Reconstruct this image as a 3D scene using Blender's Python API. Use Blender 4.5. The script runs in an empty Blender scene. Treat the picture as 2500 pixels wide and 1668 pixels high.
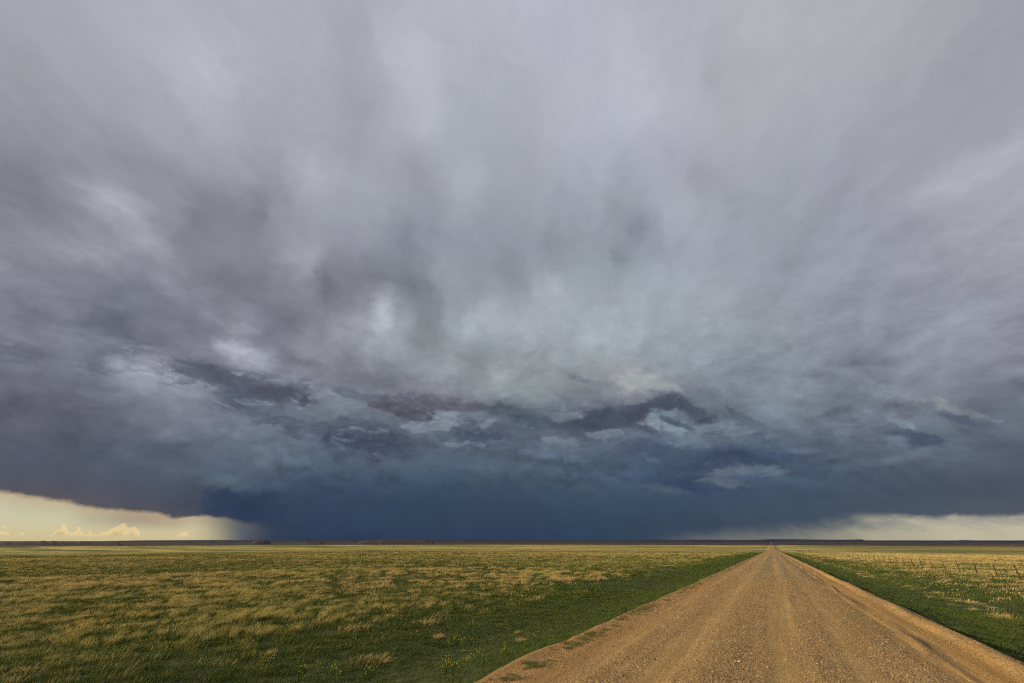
import bpy, bmesh, math, random
import numpy as np
from mathutils import Vector, Matrix

R = math.radians
scene = bpy.context.scene
COL = scene.collection
rnd = random.Random(7)
rng = np.random.default_rng(7)

# ------------------------------------------------------------------ camera
YAW = 29.6            # the view is turned this far to the left of the road's direction (+Y)
PITCH = 25.96
cam_data = bpy.data.cameras.new("camera")
cam_data.sensor_width = 36.0
cam_data.lens = 14.4
cam_data.clip_start = 0.1
cam_data.clip_end = 200000.0
cam = bpy.data.objects.new("camera", cam_data)
CAM_Z = 1.75
cam.location = (0.23, 0.0, CAM_Z)
cam.rotation_euler = (R(90 + PITCH), 0, R(YAW))
COL.objects.link(cam)
scene.camera = cam

# ------------------------------------------------------------------ light
SUN_AZ = YAW + 104    # degrees left of +Y where the sun stands
SUN_EL = 15.0
sd = bpy.data.lights.new("sun", "SUN")
sd.energy = 5.0
sd.angle = R(0.6)
sd.color = (1.0, 0.80, 0.54)
sun = bpy.data.objects.new("sun", sd)
sv = Vector((-math.sin(R(SUN_AZ)) * math.cos(R(SUN_EL)), math.cos(R(SUN_AZ)) * math.cos(R(SUN_EL)), math.sin(R(SUN_EL))))
sun.rotation_euler = sv.to_track_quat('Z', 'Y').to_euler()
sun.location = sv * 200
COL.objects.link(sun)
scene.view_settings.view_transform = 'Standard'
scene.view_settings.look = 'None'
scene.view_settings.exposure = 0.0
scene.view_settings.gamma = 1.0


def lin(c):
    return tuple(((v / 255.0) / 12.92 if v / 255.0 <= 0.04045 else ((v / 255.0 + 0.055) / 1.055) ** 2.4) for v in c[:3])


# ------------------------------------------------------------------ node helpers
class G:
    """small wrapper that builds shader nodes from expressions"""
    def __init__(s, tree):
        s.t = tree
        s.n = tree.nodes
        s.l = tree.links

    def put(s, sock, v):
        if isinstance(v, bpy.types.NodeSocket):
            s.l.new(v, sock)
        elif v is not None:
            if hasattr(sock, 'default_value') and sock.type == 'RGBA' and len(v) == 3:
                v = (*v, 1)
            sock.default_value = v

    def m(s, op, a, b=None, c=None, clamp=False):
        n = s.n.new('ShaderNodeMath'); n.operation = op; n.use_clamp = clamp
        for i, v in enumerate((a, b, c)):
            if v is not None:
                s.put(n.inputs[i], v)
        return n.outputs[0]

    def v(s, op, a, b=None, scale=None):
        n = s.n.new('ShaderNodeVectorMath'); n.operation = op
        s.put(n.inputs[0], a)
        if b is not None: s.put(n.inputs[1], b)
        if scale is not None: s.put(n.inputs['Scale'], scale)
        return n.outputs['Value'] if op in ('DOT_PRODUCT', 'LENGTH') else n.outputs[0]

    def noise(s, vec, scale, detail=4, rough=0.5, dist=0.0, color=False, lac=2.0):
        n = s.n.new('ShaderNodeTexNoise'); n.noise_dimensions = '3D'
        s.put(n.inputs['Vector'], vec)
        n.inputs['Scale'].default_value = scale
        n.inputs['Detail'].default_value = detail
        n.inputs['Roughness'].default_value = rough
        n.inputs['Lacunarity'].default_value = lac
        n.inputs['Distortion'].default_value = dist
        return n.outputs['Color'] if color else n.outputs['Fac']

    def rng(s, v, a, b, c=0.0, d=1.0, smooth=False):
        n = s.n.new('ShaderNodeMapRange')
        n.interpolation_type = 'SMOOTHSTEP' if smooth else 'LINEAR'
        s.put(n.inputs[0], v)
        s.put(n.inputs[1], a); s.put(n.inputs[2], b); s.put(n.inputs[3], c); s.put(n.inputs[4], d)
        return n.outputs[0]

    def mix(s, f, a, b, kind='RGBA', blend='MIX'):
        n = s.n.new('ShaderNodeMix'); n.data_type = kind
        if kind == 'RGBA': n.blend_type = blend
        k = {'RGBA': (6, 7, 2), 'FLOAT': (2, 3, 0), 'VECTOR': (4, 5, 1)}[kind]
        s.put(n.inputs[0], f); s.put(n.inputs[k[0]], a); s.put(n.inputs[k[1]], b)
        return n.outputs[k[2]]

    def ramp(s, f, stops, interp='LINEAR'):
        n = s.n.new('ShaderNodeValToRGB'); cr = n.color_ramp
        cr.interpolation = interp
        while len(cr.elements) > 1:
            cr.elements.remove(cr.elements[-1])
        cr.elements[0].position = stops[0][0]; cr.elements[0].color = (*stops[0][1], 1)
        for p, c in stops[1:]:
            e = cr.elements.new(p); e.color = (*c, 1)
        s.put(n.inputs[0], f)
        return n.outputs[0]

    def sep(s, v):
        n = s.n.new('ShaderNodeSeparateXYZ'); s.put(n.inputs[0], v)
        return n.outputs[0], n.outputs[1], n.outputs[2]

    def comb(s, x, y, z):
        n = s.n.new('ShaderNodeCombineXYZ')
        for i, v in enumerate((x, y, z)): s.put(n.inputs[i], v)
        return n.outputs[0]

    def mapping(s, v, loc=(0, 0, 0), rot=(0, 0, 0), sc=(1, 1, 1), kind='POINT'):
        n = s.n.new('ShaderNodeMapping'); n.vector_type = kind
        s.put(n.inputs[0], v)
        n.inputs[1].default_value = loc; n.inputs[2].default_value = rot; n.inputs[3].default_value = sc
        return n.outputs[0]


# ------------------------------------------------------------------ the sky: storm clouds over a Nishita sky
ct, st_ = math.cos(R(PITCH)), math.sin(R(PITCH))


def ray(px, py):
    """compass direction (right, forward, up) of a spot of the sky, from survey coordinates of the storm"""
    xc, yc = (px - 1250) / 1000.0, (834 - py) / 1000.0
    v = np.array([xc, ct - yc * st_, st_ + yc * ct])
    return v / np.linalg.norm(v)


def azel(px, py):
    d = ray(px, py)
    return math.degrees(math.atan2(d[0], d[1])), math.degrees(math.asin(d[2]))


def survey(az, el):
    d = np.array([math.sin(R(az)) * math.cos(R(el)), math.cos(R(az)) * math.cos(R(el)), math.sin(R(el))])
    f = d[1] * ct + d[2] * st_
    u = -d[1] * st_ + d[2] * ct
    f = max(f, 0.15)
    return 1250 + 1000 * d[0] / f, 834 - 1000 * u / f


# cloud tones observed on a coarse net over the storm (rows: y, columns: x)
TX = [0, 200, 400, 600, 800, 1050, 1250, 1450, 1650, 1850, 2050, 2275, 2500]
TONES = {
    0:    [(163,163,172),(168,169,177),(172,172,180),(174,174,183),(170,172,181),(178,179,187),(187,187,199),(183,184,196),(179,180,190),(180,180,187),(176,177,182),(168,168,177),(160,160,170)],
    150:  [(157,156,166),(165,166,175),(171,172,181),(173,173,184),(170,172,181),(174,175,184),(178,179,186),(186,187,198),(181,182,191),(178,178,184),(174,175,180),(168,168,177),(160,161,170)],
    300:  [(149,148,158),(158,158,167),(164,165,174),(168,169,179),(165,167,177),(172,174,184),(170,173,182),(184,186,198),(176,178,189),(172,174,181),(168,170,180),(160,162,172),(160,161,168)],
    400:  [(140,138,148),(144,145,155),(152,153,163),(156,158,168),(160,162,172),(162,165,174),(163,167,177),(172,176,187),(168,171,183),(165,168,178),(160,163,174),(160,162,172),(168,168,175)],
    500:  [(136,136,146),(140,141,151),(150,152,163),(140,142,152),(157,160,170),(156,159,169),(157,162,171),(160,164,174),(165,169,178),(160,164,173),(155,159,170),(160,162,172),(170,170,178)],
    600:  [(137,137,148),(142,143,153),(140,142,153),(138,138,149),(148,150,161),(138,144,154),(152,158,168),(150,157,166),(158,163,174),(158,162,172),(152,156,168),(156,158,169),(160,160,170)],
    680:  [(134,134,146),(128,129,141),(128,129,141),(132,133,144),(138,139,149),(138,144,152),(153,157,166),(154,161,169),(157,164,174),(152,158,168),(148,152,164),(148,150,162),(150,150,162)],
    760:  [(120,121,134),(118,121,134),(122,124,137),(126,128,140),(140,144,154),(138,144,150),(153,160,168),(160,169,175),(157,165,172),(148,155,163),(144,149,160),(142,146,158),(144,146,158)],
    840:  [(123,125,138),(122,125,138),(118,120,133),(130,132,144),(138,141,150),(138,144,149),(146,153,160),(156,165,171),(152,161,168),(142,149,158),(134,141,152),(136,140,152),(138,140,152)],
    900:  [(112,114,128),(120,124,138),(150,154,166),(128,130,142),(126,128,138),(138,143,149),(140,148,152),(142,151,156),(142,151,160),(132,141,151),(126,134,145),(134,138,150),(126,128,140)],
    960:  [(100,101,114),(112,115,128),(132,136,148),(114,120,134),(118,122,134),(134,138,146),(136,144,148),(136,143,149),(130,138,148),(124,135,146),(116,124,137),(120,127,139),(110,114,127)],
    1010: [(95,95,108),(98,100,113),(118,122,136),(116,122,136),(126,134,146),(118,126,138),(110,120,132),(104,113,127),(110,118,132),(118,130,142),(110,119,132),(108,118,131),(100,108,122)],
    1060: [(92,94,108),(88,94,109),(98,103,118),(106,116,132),(106,118,132),(106,116,130),(98,110,125),(94,106,122),(96,108,124),(104,116,130),(100,110,124),(98,108,122),(94,102,116)],
    1110: [(86,92,108),(84,92,108),(84,94,110),(92,104,120),(90,106,124),(88,102,120),(86,102,120),(80,98,116),(70,88,112),(80,96,114),(88,102,117),(90,102,117),(84,95,110)],
    1160: [(82,88,104),(82,88,104),(76,86,104),(78,94,112),(68,86,108),(68,88,110),(74,92,110),(72,90,110),(68,88,112),(76,94,114),(74,90,110),(80,92,108),(78,88,104)],
    1200: [(88,86,96),(84,86,99),(78,84,100),(64,78,100),(56,74,100),(56,76,100),(60,79,102),(62,82,104),(62,83,106),(64,84,106),(66,84,104),(74,86,103),(76,88,103)],
    1240: [(100,92,92),(94,88,94),(82,82,92),(56,70,96),(50,70,98),(50,71,97),(52,73,98),(53,75,99),(56,77,100),(62,81,102),(66,82,102),(74,86,101),(82,90,102)],
    1280: [(110,100,92),(100,92,92),(84,84,92),(54,66,90),(46,66,94),(48,68,94),(49,69,94),(50,71,95),(54,73,95),(60,77,96),(66,81,98),(80,88,98),(90,94,98)],
    1325: [(110,100,92),(100,92,92),(84,84,92),(52,64,84),(42,60,88),(44,62,90),(45,64,90),(47,67,92),(56,72,92),(68,80,94),(80,88,94),(90,94,95),(95,98,96)],
}
TY = sorted(TONES)
TAB = np.array([TONES[y] for y in TY], float)
for j_, y_ in enumerate(TY):        # the rain-dark base is slate rather than pure blue
    k_ = 0.16 * min(max((y_ - 1000) / 200.0, 0), 1)
    g_ = TAB[j_].mean(axis=1, keepdims=True)
    TAB[j_] = TAB[j_] * (1 - k_) + g_ * k_ - k_ * 6

# soft swells of the cloud base: x, y, half-length, half-height, tilt (deg, + = falls to the right), lightness change
SWELLS = [
    (300,505,45,24,60,22),(350,580,80,18,55,18),(410,680,80,20,52,12),(520,760,70,24,40,8),
    (100,640,110,14,2,24),(210,600,18,40,0,8),(200,690,120,14,8,-10),(260,780,110,16,0,-14),(60,740,70,20,0,8),
    (60,460,60,50,10,-8),(470,560,60,55,10,-8),(480,490,40,60,0,-8),(590,690,70,50,10,-8),(270,240,22,45,20,10),
    (250,430,50,20,50,8),(330,400,60,22,35,-8),
    (630,500,30,60,70,-14),(700,600,60,30,60,10),(750,650,30,60,10,14),(940,800,26,62,0,34),(855,792,28,24,0,24),
    (920,730,20,40,0,14),(800,860,50,80,0,4),(800,700,50,60,0,-16),(895,650,45,45,0,-8),(975,690,60,45,0,-16),
    (1045,760,30,90,0,-8),(700,790,50,45,0,-14),(700,880,60,28,20,-12),(620,870,70,20,28,32),(575,862,45,18,15,22),(735,922,34,14,8,36),(505,800,70,18,10,-10),
    (600,790,24,40,0,14),(180,830,42,17,-12,22),(66,828,60,16,0,12),(290,815,60,18,0,-16),
    (370,898,80,24,4,26),(300,920,70,30,-25,10),(500,938,55,18,15,26),(440,910,120,40,8,6),
    (1080,660,40,70,0,6),(1230,690,60,60,-20,-8),(1260,790,60,50,0,12),(1200,745,26,50,0,10),(1340,700,34,50,-35,14),
    (1300,720,60,12,0,0),(1145,800,36,40,0,16),(1290,830,70,30,10,4),(1170,900,30,50,15,-6),(1230,930,26,50,25,12),(1080,920,40,40,20,8),
    (1350,620,40,70,45,-8),(1560,560,26,80,-45,-16),(1600,480,22,90,-50,-10),(1520,620,24,60,-45,-12),(1750,440,20,120,-55,-10),
    (1640,520,26,90,-50,8),(1780,200,40,60,0,-8),(1560,230,60,70,0,8),(1700,700,90,70,0,6),(1500,830,90,70,0,6),
    (2390,440,110,30,-25,12),(2300,820,140,24,-28,14),(2200,930,80,26,-28,14),(2250,560,140,30,-25,-6),(2150,870,80,30,-25,-8),
    (2000,700,140,30,-25,4),(1950,960,60,30,0,8),(2030,1010,60,40,0,-4),(1900,1000,40,50,0,6),(2100,720,160,20,-25,-6),
    (1000,560,60,40,-40,-8),(1150,450,40,80,15,8),(1020,430,40,60,0,-6),(880,300,50,60,10,-8),(960,180,60,60,0,6),
    (900,60,60,50,0,-6),(1040,250,30,90,0,8),(760,430,60,50,0,10),(520,160,70,60,20,6),(640,330,60,60,0,-4),
    (560,1178,60,20,0,10),(420,1060,50,16,-10,10),(450,1140,60,14,0,6),(630,1110,70,20,10,6),(560,1040,60,18,10,10),
    (580,1232,70,30,4,-12),(770,1156,14,12,0,6),(1250,1140,80,14,0,4),(900,1140,90,16,4,7),(1000,1120,80,18,0,4),
    (1350,1100,80,20,0,6),(1430,1090,50,20,0,4),(2150,960,60,14,0,0),(2450,1040,60,30,0,4),
    (2000,1160,90,16,0,-3),(2300,1190,120,14,0,-5),(2200,1130,100,16,0,4),(1450,1200,90,12,0,4),(1680,1160,70,16,0,-6),
]


# x, y, half-length, half-height, tilt, colour, opacity, softness, fade (+1 fades out upward, -1 downward, 0 even), raggedness
SHREDS = [
    (540,925,150,26,19,(88,89,104),0.75,.9,0,0.99),
    (670,962,100,20,12,(84,84,98),0.8,.5,1,0.93),
    (470,905,70,20,16,(96,96,110),0.7,.9,0,0.87),
    (600,975,60,30,35,(92,98,114),0.5,.9,0,1.12),
    (768,970,26,13,-10,(146,150,164),0.5,.7,0,0.93),
    (860,965,30,12,0,(134,142,154),0.36,.9,0,0.93),
    (880,966,60,20,14,(100,102,114),0.7,.5,1,0.99),
    (975,998,66,20,10,(86,84,95),0.85,.45,1,0.87),
    (900,930,110,18,4,(112,112,122),0.5,.9,0,0.81),
    (1110,988,130,16,7,(92,91,102),0.85,.5,1,0.74),
    (1235,1006,70,13,5,(92,98,108),0.7,.5,1,0.81),
    (1080,1012,34,16,8,(158,164,176),0.54,.7,0,0.99),
    (1130,1025,70,18,10,(128,134,148),0.43,.9,0,0.99),
    (1190,1037,20,12,-20,(160,166,178),0.47,.8,0,0.93),
    (700,1040,60,16,32,(84,88,103),0.8,.5,0,1.12),
    (800,1048,110,20,10,(88,92,108),0.6,.7,0,1.05),
    (905,1074,100,26,5,(68,74,94),0.9,.4,1,0.93),
    (1010,1082,70,12,8,(72,84,104),0.6,.7,0,0.93),
    (840,1070,26,8,24,(110,120,136),0.7,.8,0,0.99),
    (830,1098,34,13,20,(76,84,102),0.6,.6,1,1.12),
    (908,1121,19,9,5,(78,84,100),0.9,.4,0,0.74),
    (980,1110,60,10,4,(70,88,108),0.5,.8,0,1.05),
    (1165,1062,60,13,6,(74,86,102),0.75,.5,1,1.05),
    (1090,1054,36,12,0,(84,94,110),0.6,.6,1,1.12),
    (1230,1108,70,13,6,(72,88,108),0.65,.6,1,1.05),
    (1335,1032,90,14,2,(80,90,104),0.75,.5,1,0.99),
    (1250,1045,34,12,0,(88,96,110),0.6,.6,1,1.12),
    (1440,1030,100,16,-4,(80,86,102),0.75,.6,1,0.87),
    (1470,935,66,16,16,(124,126,134),0.65,.8,0,0.93),
    (1430,930,40,9,22,(118,124,132),0.6,.7,0,0.99),
    (1540,970,80,26,0,(128,127,136),0.65,.9,0,0.87),
    (1700,962,90,30,8,(114,119,131),0.6,.9,0,0.99),
    (1578,936,74,30,6,(176,171,172),0.95,.42,-1,0.81),
    (1545,928,34,24,0,(170,166,168),0.75,.5,-1,0.87),
    (1625,950,50,20,12,(160,158,164),0.7,.6,-1,0.87),
    (1738,938,24,9,0,(146,146,156),0.43,.7,0,0.93),
    (1535,1008,125,24,-14,(74,77,94),0.93,.6,0,0.74),
    (1480,1022,80,24,-6,(76,80,98),0.85,.6,0,0.87),
    (1600,990,80,16,-8,(78,82,97),0.85,.7,0,0.74),
    (1680,1002,70,15,22,(78,84,99),0.9,.5,0,0.87),
    (1540,1046,56,14,16,(82,89,106),0.8,.5,1,0.99),
    (1660,1032,56,20,18,(118,126,138),0.7,.8,0,1.05),
    (1588,1030,17,26,-4,(156,168,178),0.66,.5,0,0.87),
    (1612,1008,40,12,8,(136,150,162),0.58,.7,0,0.99),
    (1632,1047,50,14,18,(146,158,168),0.61,.6,0,1.12),
    (1650,1034,50,9,22,(84,94,110),0.8,.6,0,0.93),
    (1690,1075,60,16,12,(116,126,140),0.6,.8,0,1.12),
    (1760,1060,70,16,8,(100,114,130),0.5,.9,0,0.99),
    (1742,1062,60,10,6,(80,92,112),0.6,.7,1,0.99),
    (1815,1022,42,12,24,(90,98,112),0.85,.5,0,0.93),
    (1530,1074,50,20,4,(104,112,126),0.7,.7,0,1.05),
    (1580,1092,70,18,6,(66,80,108),0.7,.7,1,1.05),
    (1510,1108,50,10,4,(74,88,110),0.6,.6,1,1.05),
    (1640,1110,60,12,10,(70,86,110),0.6,.7,0,0.99),
    (1470,1138,66,11,7,(68,84,106),0.7,.5,1,1.12),
    (1828,1120,120,18,2,(62,78,108),0.85,.6,0,0.87),
    (1750,1140,90,16,0,(60,76,106),0.7,.7,0,0.93),
    (1700,1178,120,16,6,(56,74,104),0.75,.7,0,0.93),
    (1790,1154,70,12,-6,(92,108,130),0.75,.6,-1,0.93),
    (1862,1150,70,12,-2,(88,104,124),0.6,.8,-1,0.93),
    (1762,1180,60,11,6,(90,106,128),0.8,.6,-1,0.99),
    (1720,1196,100,9,8,(54,72,104),0.6,.7,0,0.93),
    (1630,1196,60,10,10,(80,98,120),0.5,.8,-1,1.05),
    (1968,914,56,5,0,(118,119,132),0.6,.9,0,0.74),
    (2042,931,60,6,-4,(114,116,130),0.6,.9,0,0.74),
    (2030,1168,70,7,8,(68,82,108),0.6,.8,0,0.87),
    (2280,986,30,13,16,(158,154,158),0.58,.5,-1,0.87),
    (2345,1005,80,12,19,(142,142,148),0.61,.5,-1,0.74),
    (2230,990,50,12,-4,(112,118,130),0.6,.8,0,0.87),
    (2330,1022,90,11,18,(92,98,114),0.75,.8,0,0.74),
    (2205,1034,48,15,26,(144,154,166),0.61,.6,0,0.93),
    (2270,1040,60,24,14,(126,136,148),0.4,.9,0,0.93),
    (2270,1068,60,9,20,(128,134,146),0.5,.6,-1,0.87),
    (2235,1072,76,15,12,(76,86,103),0.85,.5,0,0.81),
    (2190,1080,26,17,20,(112,122,138),0.7,.7,0,1.05),
    (2150,1085,36,10,6,(86,92,108),0.75,.6,0,0.93),
    (2150,1000,40,16,0,(124,134,146),0.36,.9,0,0.99),
    (2300,1098,70,12,0,(104,116,130),0.5,.9,0,0.93),
    (580,1226,95,34,3,(44,62,92),0.8,.9,0,0.93),
    (553,1178,64,18,2,(86,104,122),0.5,.9,0,1.05),
]


def tone(px, py):
    px = min(max(px, -200), 2700); py = min(max(py, -250), 1325)
    x = min(max(px, 0), 2500); y = min(max(py, 0), 1325)
    i = min(max(np.searchsorted(TX, x) - 1, 0), len(TX) - 2)
    j = min(max(np.searchsorted(TY, y) - 1, 0), len(TY) - 2)
    fx = (x - TX[i]) / (TX[i + 1] - TX[i]); fy = (y - TY[j]) / (TY[j + 1] - TY[j])
    fx = fx * fx * (3 - 2 * fx)
    c = (TAB[j, i] * (1 - fx) + TAB[j, i + 1] * fx) * (1 - fy) + (TAB[j + 1, i] * (1 - fx) + TAB[j + 1, i + 1] * fx) * fy
    for sx, sy, rx, ry, an, dl in SWELLS:
        ca, sa = math.cos(R(an)), math.sin(R(an))
        dx, dy = px - sx, py - sy
        a, b = (dx * ca + dy * sa) / rx, (-dx * sa + dy * ca) / ry
        c = c + 1.6 * dl * math.exp(-0.9 * (a * a + b * b))
    for sx, sy, rx, ry, an, sc, op, *_ in SHREDS:
        ca, sa = math.cos(R(an)), math.sin(R(an))
        dx, dy = px - sx, py - sy
        a, b = (dx * ca + dy * sa) / (rx * 1.2), (-dx * sa + dy * ca) / (ry * 1.5)
        k = a * a + b * b
        if k < 6:
            c = c + (np.array(sc) - c) * 0.5 * op * math.exp(-0.9 * k)
    return c


world = bpy.data.worlds.new("World")
scene.world = world
world.use_nodes = True
wt = world.node_tree
wt.nodes.clear()
w = G(wt)
tc = wt.nodes.new('ShaderNodeTexCoord')
D = w.v('NORMALIZE', tc.outputs['Generated'])
# right / forward / up components in the storm's own frame
rgt = (math.cos(R(YAW)), math.sin(R(YAW)), 0)
fwd = (-math.sin(R(YAW)), math.cos(R(YAW)), 0)
dr = w.v('DOT_PRODUCT', D, rgt)
df = w.v('DOT_PRODUCT', D, fwd)
_, _, dz = w.sep(D)
L = w.comb(dr, df, dz)
# warping noise: shreds every outline
wn1 = w.v('SUBTRACT', w.noise(w.mapping(L, sc=(1, 1, 1.7)), 7.0, 5, 0.58, color=True), (0.5, 0.5, 0.5))
wn2 = w.v('SUBTRACT', w.noise(w.mapping(L, sc=(1, 1, 1.6)), 22.0, 5, 0.62, color=True), (0.5, 0.5, 0.5))
wn3 = w.v('SUBTRACT', w.noise(w.mapping(L, sc=(1, 1, 1.4)), 110.0, 3, 0.6, color=True), (0.5, 0.5, 0.5))
warp = w.v('ADD', w.v('ADD', w.v('SCALE', wn1, scale=0.075), w.v('SCALE', wn2, scale=0.050)), w.v('SCALE', wn3, scale=0.008))
Lw = w.v('NORMALIZE', w.v('ADD', L, w.v('MULTIPLY', warp, (1.0, 1.0, 0.62))))
wr, wf, wz = w.sep(Lw)
az = w.m('MULTIPLY', w.m('ARCTAN2', wr, wf), 180 / math.pi)
el = w.m('MULTIPLY', w.m('ARCSINE', wz), 180 / math.pi)
az0 = w.m('MULTIPLY', w.m('ARCTAN2', dr, df), 180 / math.pi)
el0 = w.m('MULTIPLY', w.m('ARCSINE', dz), 180 / math.pi)
# tone net -> colour ramps over elevation, one per compass bearing
ELS = [0, 1.5, 3, 4.2, 5.4, 6.6, 7.8, 9, 10.2, 11.4, 12.6, 13.8, 15, 16.4, 17.8, 19.2, 20.6, 22, 23.6, 25.2, 27, 29, 31, 33, 36, 39, 43, 47, 52, 58, 66, 80]
elp = w.m('DIVIDE', el, 90.0)
AZS = [-70, -58, -52, -48] + [-45 + 2.75 * i for i in range(28)] + [32.5, 36, 39.5, 43, 47, 51, 57, 70]
col = None
for k, a in enumerate(AZS):
    stops = [(min(e / 90.0, 1), lin(np.clip(tone(*survey(a, e)), 0, 255))) for e in ELS]
    rc = w.ramp(elp, stops, 'LINEAR')
    col = rc if col is None else w.mix(w.rng(az, AZS[k - 1], a, smooth=True), col, rc)
# rest of the sky, outside the storm's face: plain overcast
rest = w.ramp(elp, [(0, lin((150, 145, 140))), (.1, lin((130, 134, 146))), (.3, lin((150, 152, 162))), (1, lin((176, 177, 184)))])
outside = w.rng(w.m('ABSOLUTE', az0), 70, 95, smooth=True)
high = w.rng(el0, 62, 78, 1, 0, smooth=True)
col = w.mix(w.m('MULTIPLY', outside, high), col, rest)

# drawn-out streaks of the cloud deck, running away over the plain
inv = w.m('DIVIDE', 1.0, w.m('ADD', w.m('MAXIMUM', dz, 0.0), 0.16))
deck = w.comb(w.m('MULTIPLY', w.m('SUBTRACT', dr, w.m('MULTIPLY', df, 0.10)), inv), w.m('MULTIPLY', df, inv), 0.0)
deck = w.v('ADD', deck, w.v('SCALE', wn1, scale=0.16))
st1 = w.noise(w.mapping(deck, sc=(1.0, 0.20, 1)), 3.4, 6, 0.55, 0.5)
st2 = w.noise(w.mapping(deck, sc=(1.0, 0.22, 1), loc=(7, 3, 0)), 9.5, 7, 0.58, 0.4)
st3 = w.noise(w.mapping(L, sc=(1, 1, 1.9)), 10.0, 6, 0.58, 0.7)
st4 = w.noise(w.mapping(L, sc=(1, 1, 1.7), loc=(3, 1, 5)), 30.0, 5, 0.6, 0.5)
em_v = w.mapping(L, sc=(1, 1, 1.6), loc=(1, 8, 2))
em_a = w.noise(em_v, 13.0, 5, 0.56, 0.5)
em_b = w.noise(w.v('ADD', em_v, (0.006, 0.0, 0.022)), 13.0, 5, 0.56, 0.5)
emb = w.m('SUBTRACT', em_a, em_b)
up = w.m('MULTIPLY', w.rng(el0, 11, 28, smooth=True), w.rng(el0, 62, 30, 0.55, 1.0))
low = w.rng(el0, 36, 16, smooth=True)
lowend = w.rng(el0, 2.5, 9, smooth=True)
t1 = w.m('MULTIPLY', w.m('SUBTRACT', st1, 0.5), w.m('MULTIPLY', up, 0.40))
t2 = w.m('MULTIPLY', w.m('SUBTRACT', st2, 0.5), w.m('MULTIPLY', up, 0.34))
t3 = w.m('MULTIPLY', w.m('SUBTRACT', st3, 0.5), w.m('MULTIPLY', w.m('MULTIPLY', low, lowend), 0.80))
t4 = w.m('MULTIPLY', w.m('SUBTRACT', st4, 0.5), w.m('MULTIPLY', w.m('ADD', w.m('MULTIPLY', low, lowend), 0.12), 0.42))
rainv = w.noise(w.comb(w.m('ADD', az0, w.m('MULTIPLY', el0, 0.35)), w.m('MULTIPLY', el0, 0.16), 0.0), 0.42, 6, 0.62, 0.5)
rain = w.m('MULTIPLY', w.m('SUBTRACT', rainv, 0.5), w.m('MULTIPLY', w.rng(el0, 9, 2, smooth=True), 0.22))
em_zone = w.rng(w.noise(w.mapping(L, sc=(1, 1, 1.5), loc=(6, 6, 1)), 4.2, 3, 0.5), 0.42, 0.62, 0.12, 1.0, smooth=True)
relief = w.m('MULTIPLY', w.m('MULTIPLY', emb, em_zone), w.m('ADD', w.m('MULTIPLY', w.m('MULTIPLY', w.rng(el0, 24, 12, smooth=True), lowend), 1.05), 0.16))
tex = w.m('ADD', w.m('ADD', w.m('ADD', t1, t2), w.m('ADD', t3, t4)), w.m('ADD', w.m('ADD', rain, relief), 1.0))
# torn shreds and lit puffs under the deck, on a conformal chart of the sky
AXD = np.array([0, ct, st_]); AXU = np.array([0, -st_, ct])


def chart(px, py):
    d = ray(px, py)
    k = 1 + d @ AXD
    return np.array([d[0] / k, (d @ AXU) / k])


c_f = w.v('DOT_PRODUCT', Lw, tuple(AXD)); c_u = w.v('DOT_PRODUCT', Lw, tuple(AXU))
kk = w.m('DIVIDE', 1.0, w.m('ADD', w.m('MAXIMUM', c_f, -0.5), 1.0))
CH = w.comb(w.m('MULTIPLY', wr, kk), w.m('MULTIPLY', c_u, kk), 0.0)
rag = w.m('ADD', w.m('MULTIPLY', w.m('SUBTRACT', w.noise(w.mapping(L, sc=(1, 1, 1.9), loc=(9, 2, 4)), 26.0, 8, 0.70, 0.8), 0.5), 3.4), 0.05)

# the torn belt itself: ragged layers of scud, darker underneath, along the foot of the deck
BELT = [(-300, 860, .2, 60), (150, 850, .35, 70), (420, 905, .75, 70), (650, 970, 1, 85), (900, 1030, 1, 90), (1100, 1040, 1, 80), (1330, 1050, .8, 60), (1520, 1040, 1, 85), (1700, 1080, 1, 110), (1850, 1110, .8, 90), (2000, 1080, .35, 70), (2200, 1050, .6, 70), (2400, 1040, .4, 60), (2800, 1020, .2, 60)]
bs_ = []
for (x, y, al, th) in BELT:
    a, e = azel(x, y)
    e2 = azel(x, y - th)[1]
    bs_.append(((a + 90) / 180.0, (e / 30.0, al, (e2 - e) / 10.0)))
bp = w.ramp(w.m('DIVIDE', w.m('ADD', az0, 90.0), 180.0), bs_)
sb = wt.nodes.new('ShaderNodeSeparateColor'); w.put(sb.inputs[0], bp)
bd = w.m('DIVIDE', w.m('SUBTRACT', el0, w.m('MULTIPLY', sb.outputs[0], 30.0)), w.m('MULTIPLY', sb.outputs[2], 10.0))
bz = w.m('MULTIPLY', w.rng(w.m('ABSOLUTE', bd), 1.15, 0.25, smooth=True), sb.outputs[1])
bv = w.v('ADD', w.mapping(L, sc=(1, 1, 2.5), loc=(4.3, 1.7, 8.1)), w.v('SCALE', wn2, scale=0.020))
bn = w.noise(bv, 9.5, 8, 0.60, 0.35)
bn_up = w.noise(w.v('ADD', bv, (0, 0, 0.055)), 9.5, 4, 0.55, 0.35)
bm_ = w.m('MULTIPLY', w.rng(bn, 0.500, 0.542, smooth=True), bz)
bfill = w.m('MULTIPLY', bm_, w.rng(w.m('SUBTRACT', bn, bn_up), -0.10, 0.06, 0.92, 0.20))
bcol = w.mix(w.rng(el0, 9, 17), lin((62, 74, 96)), lin((82, 84, 98)))
col = w.mix(bfill, col, bcol)
brim = w.m('MULTIPLY', w.m('MULTIPLY', w.rng(w.m('SUBTRACT', bn_up, bn), 0.02, 0.11, smooth=True), w.rng(bn, 0.52, 0.47, smooth=True)), bz)
col = w.mix(w.m('MULTIPLY', brim, 0.62), col, w.mix(w.rng(el0, 9, 17), lin((112, 126, 144)), lin((150, 156, 168))))
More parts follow.
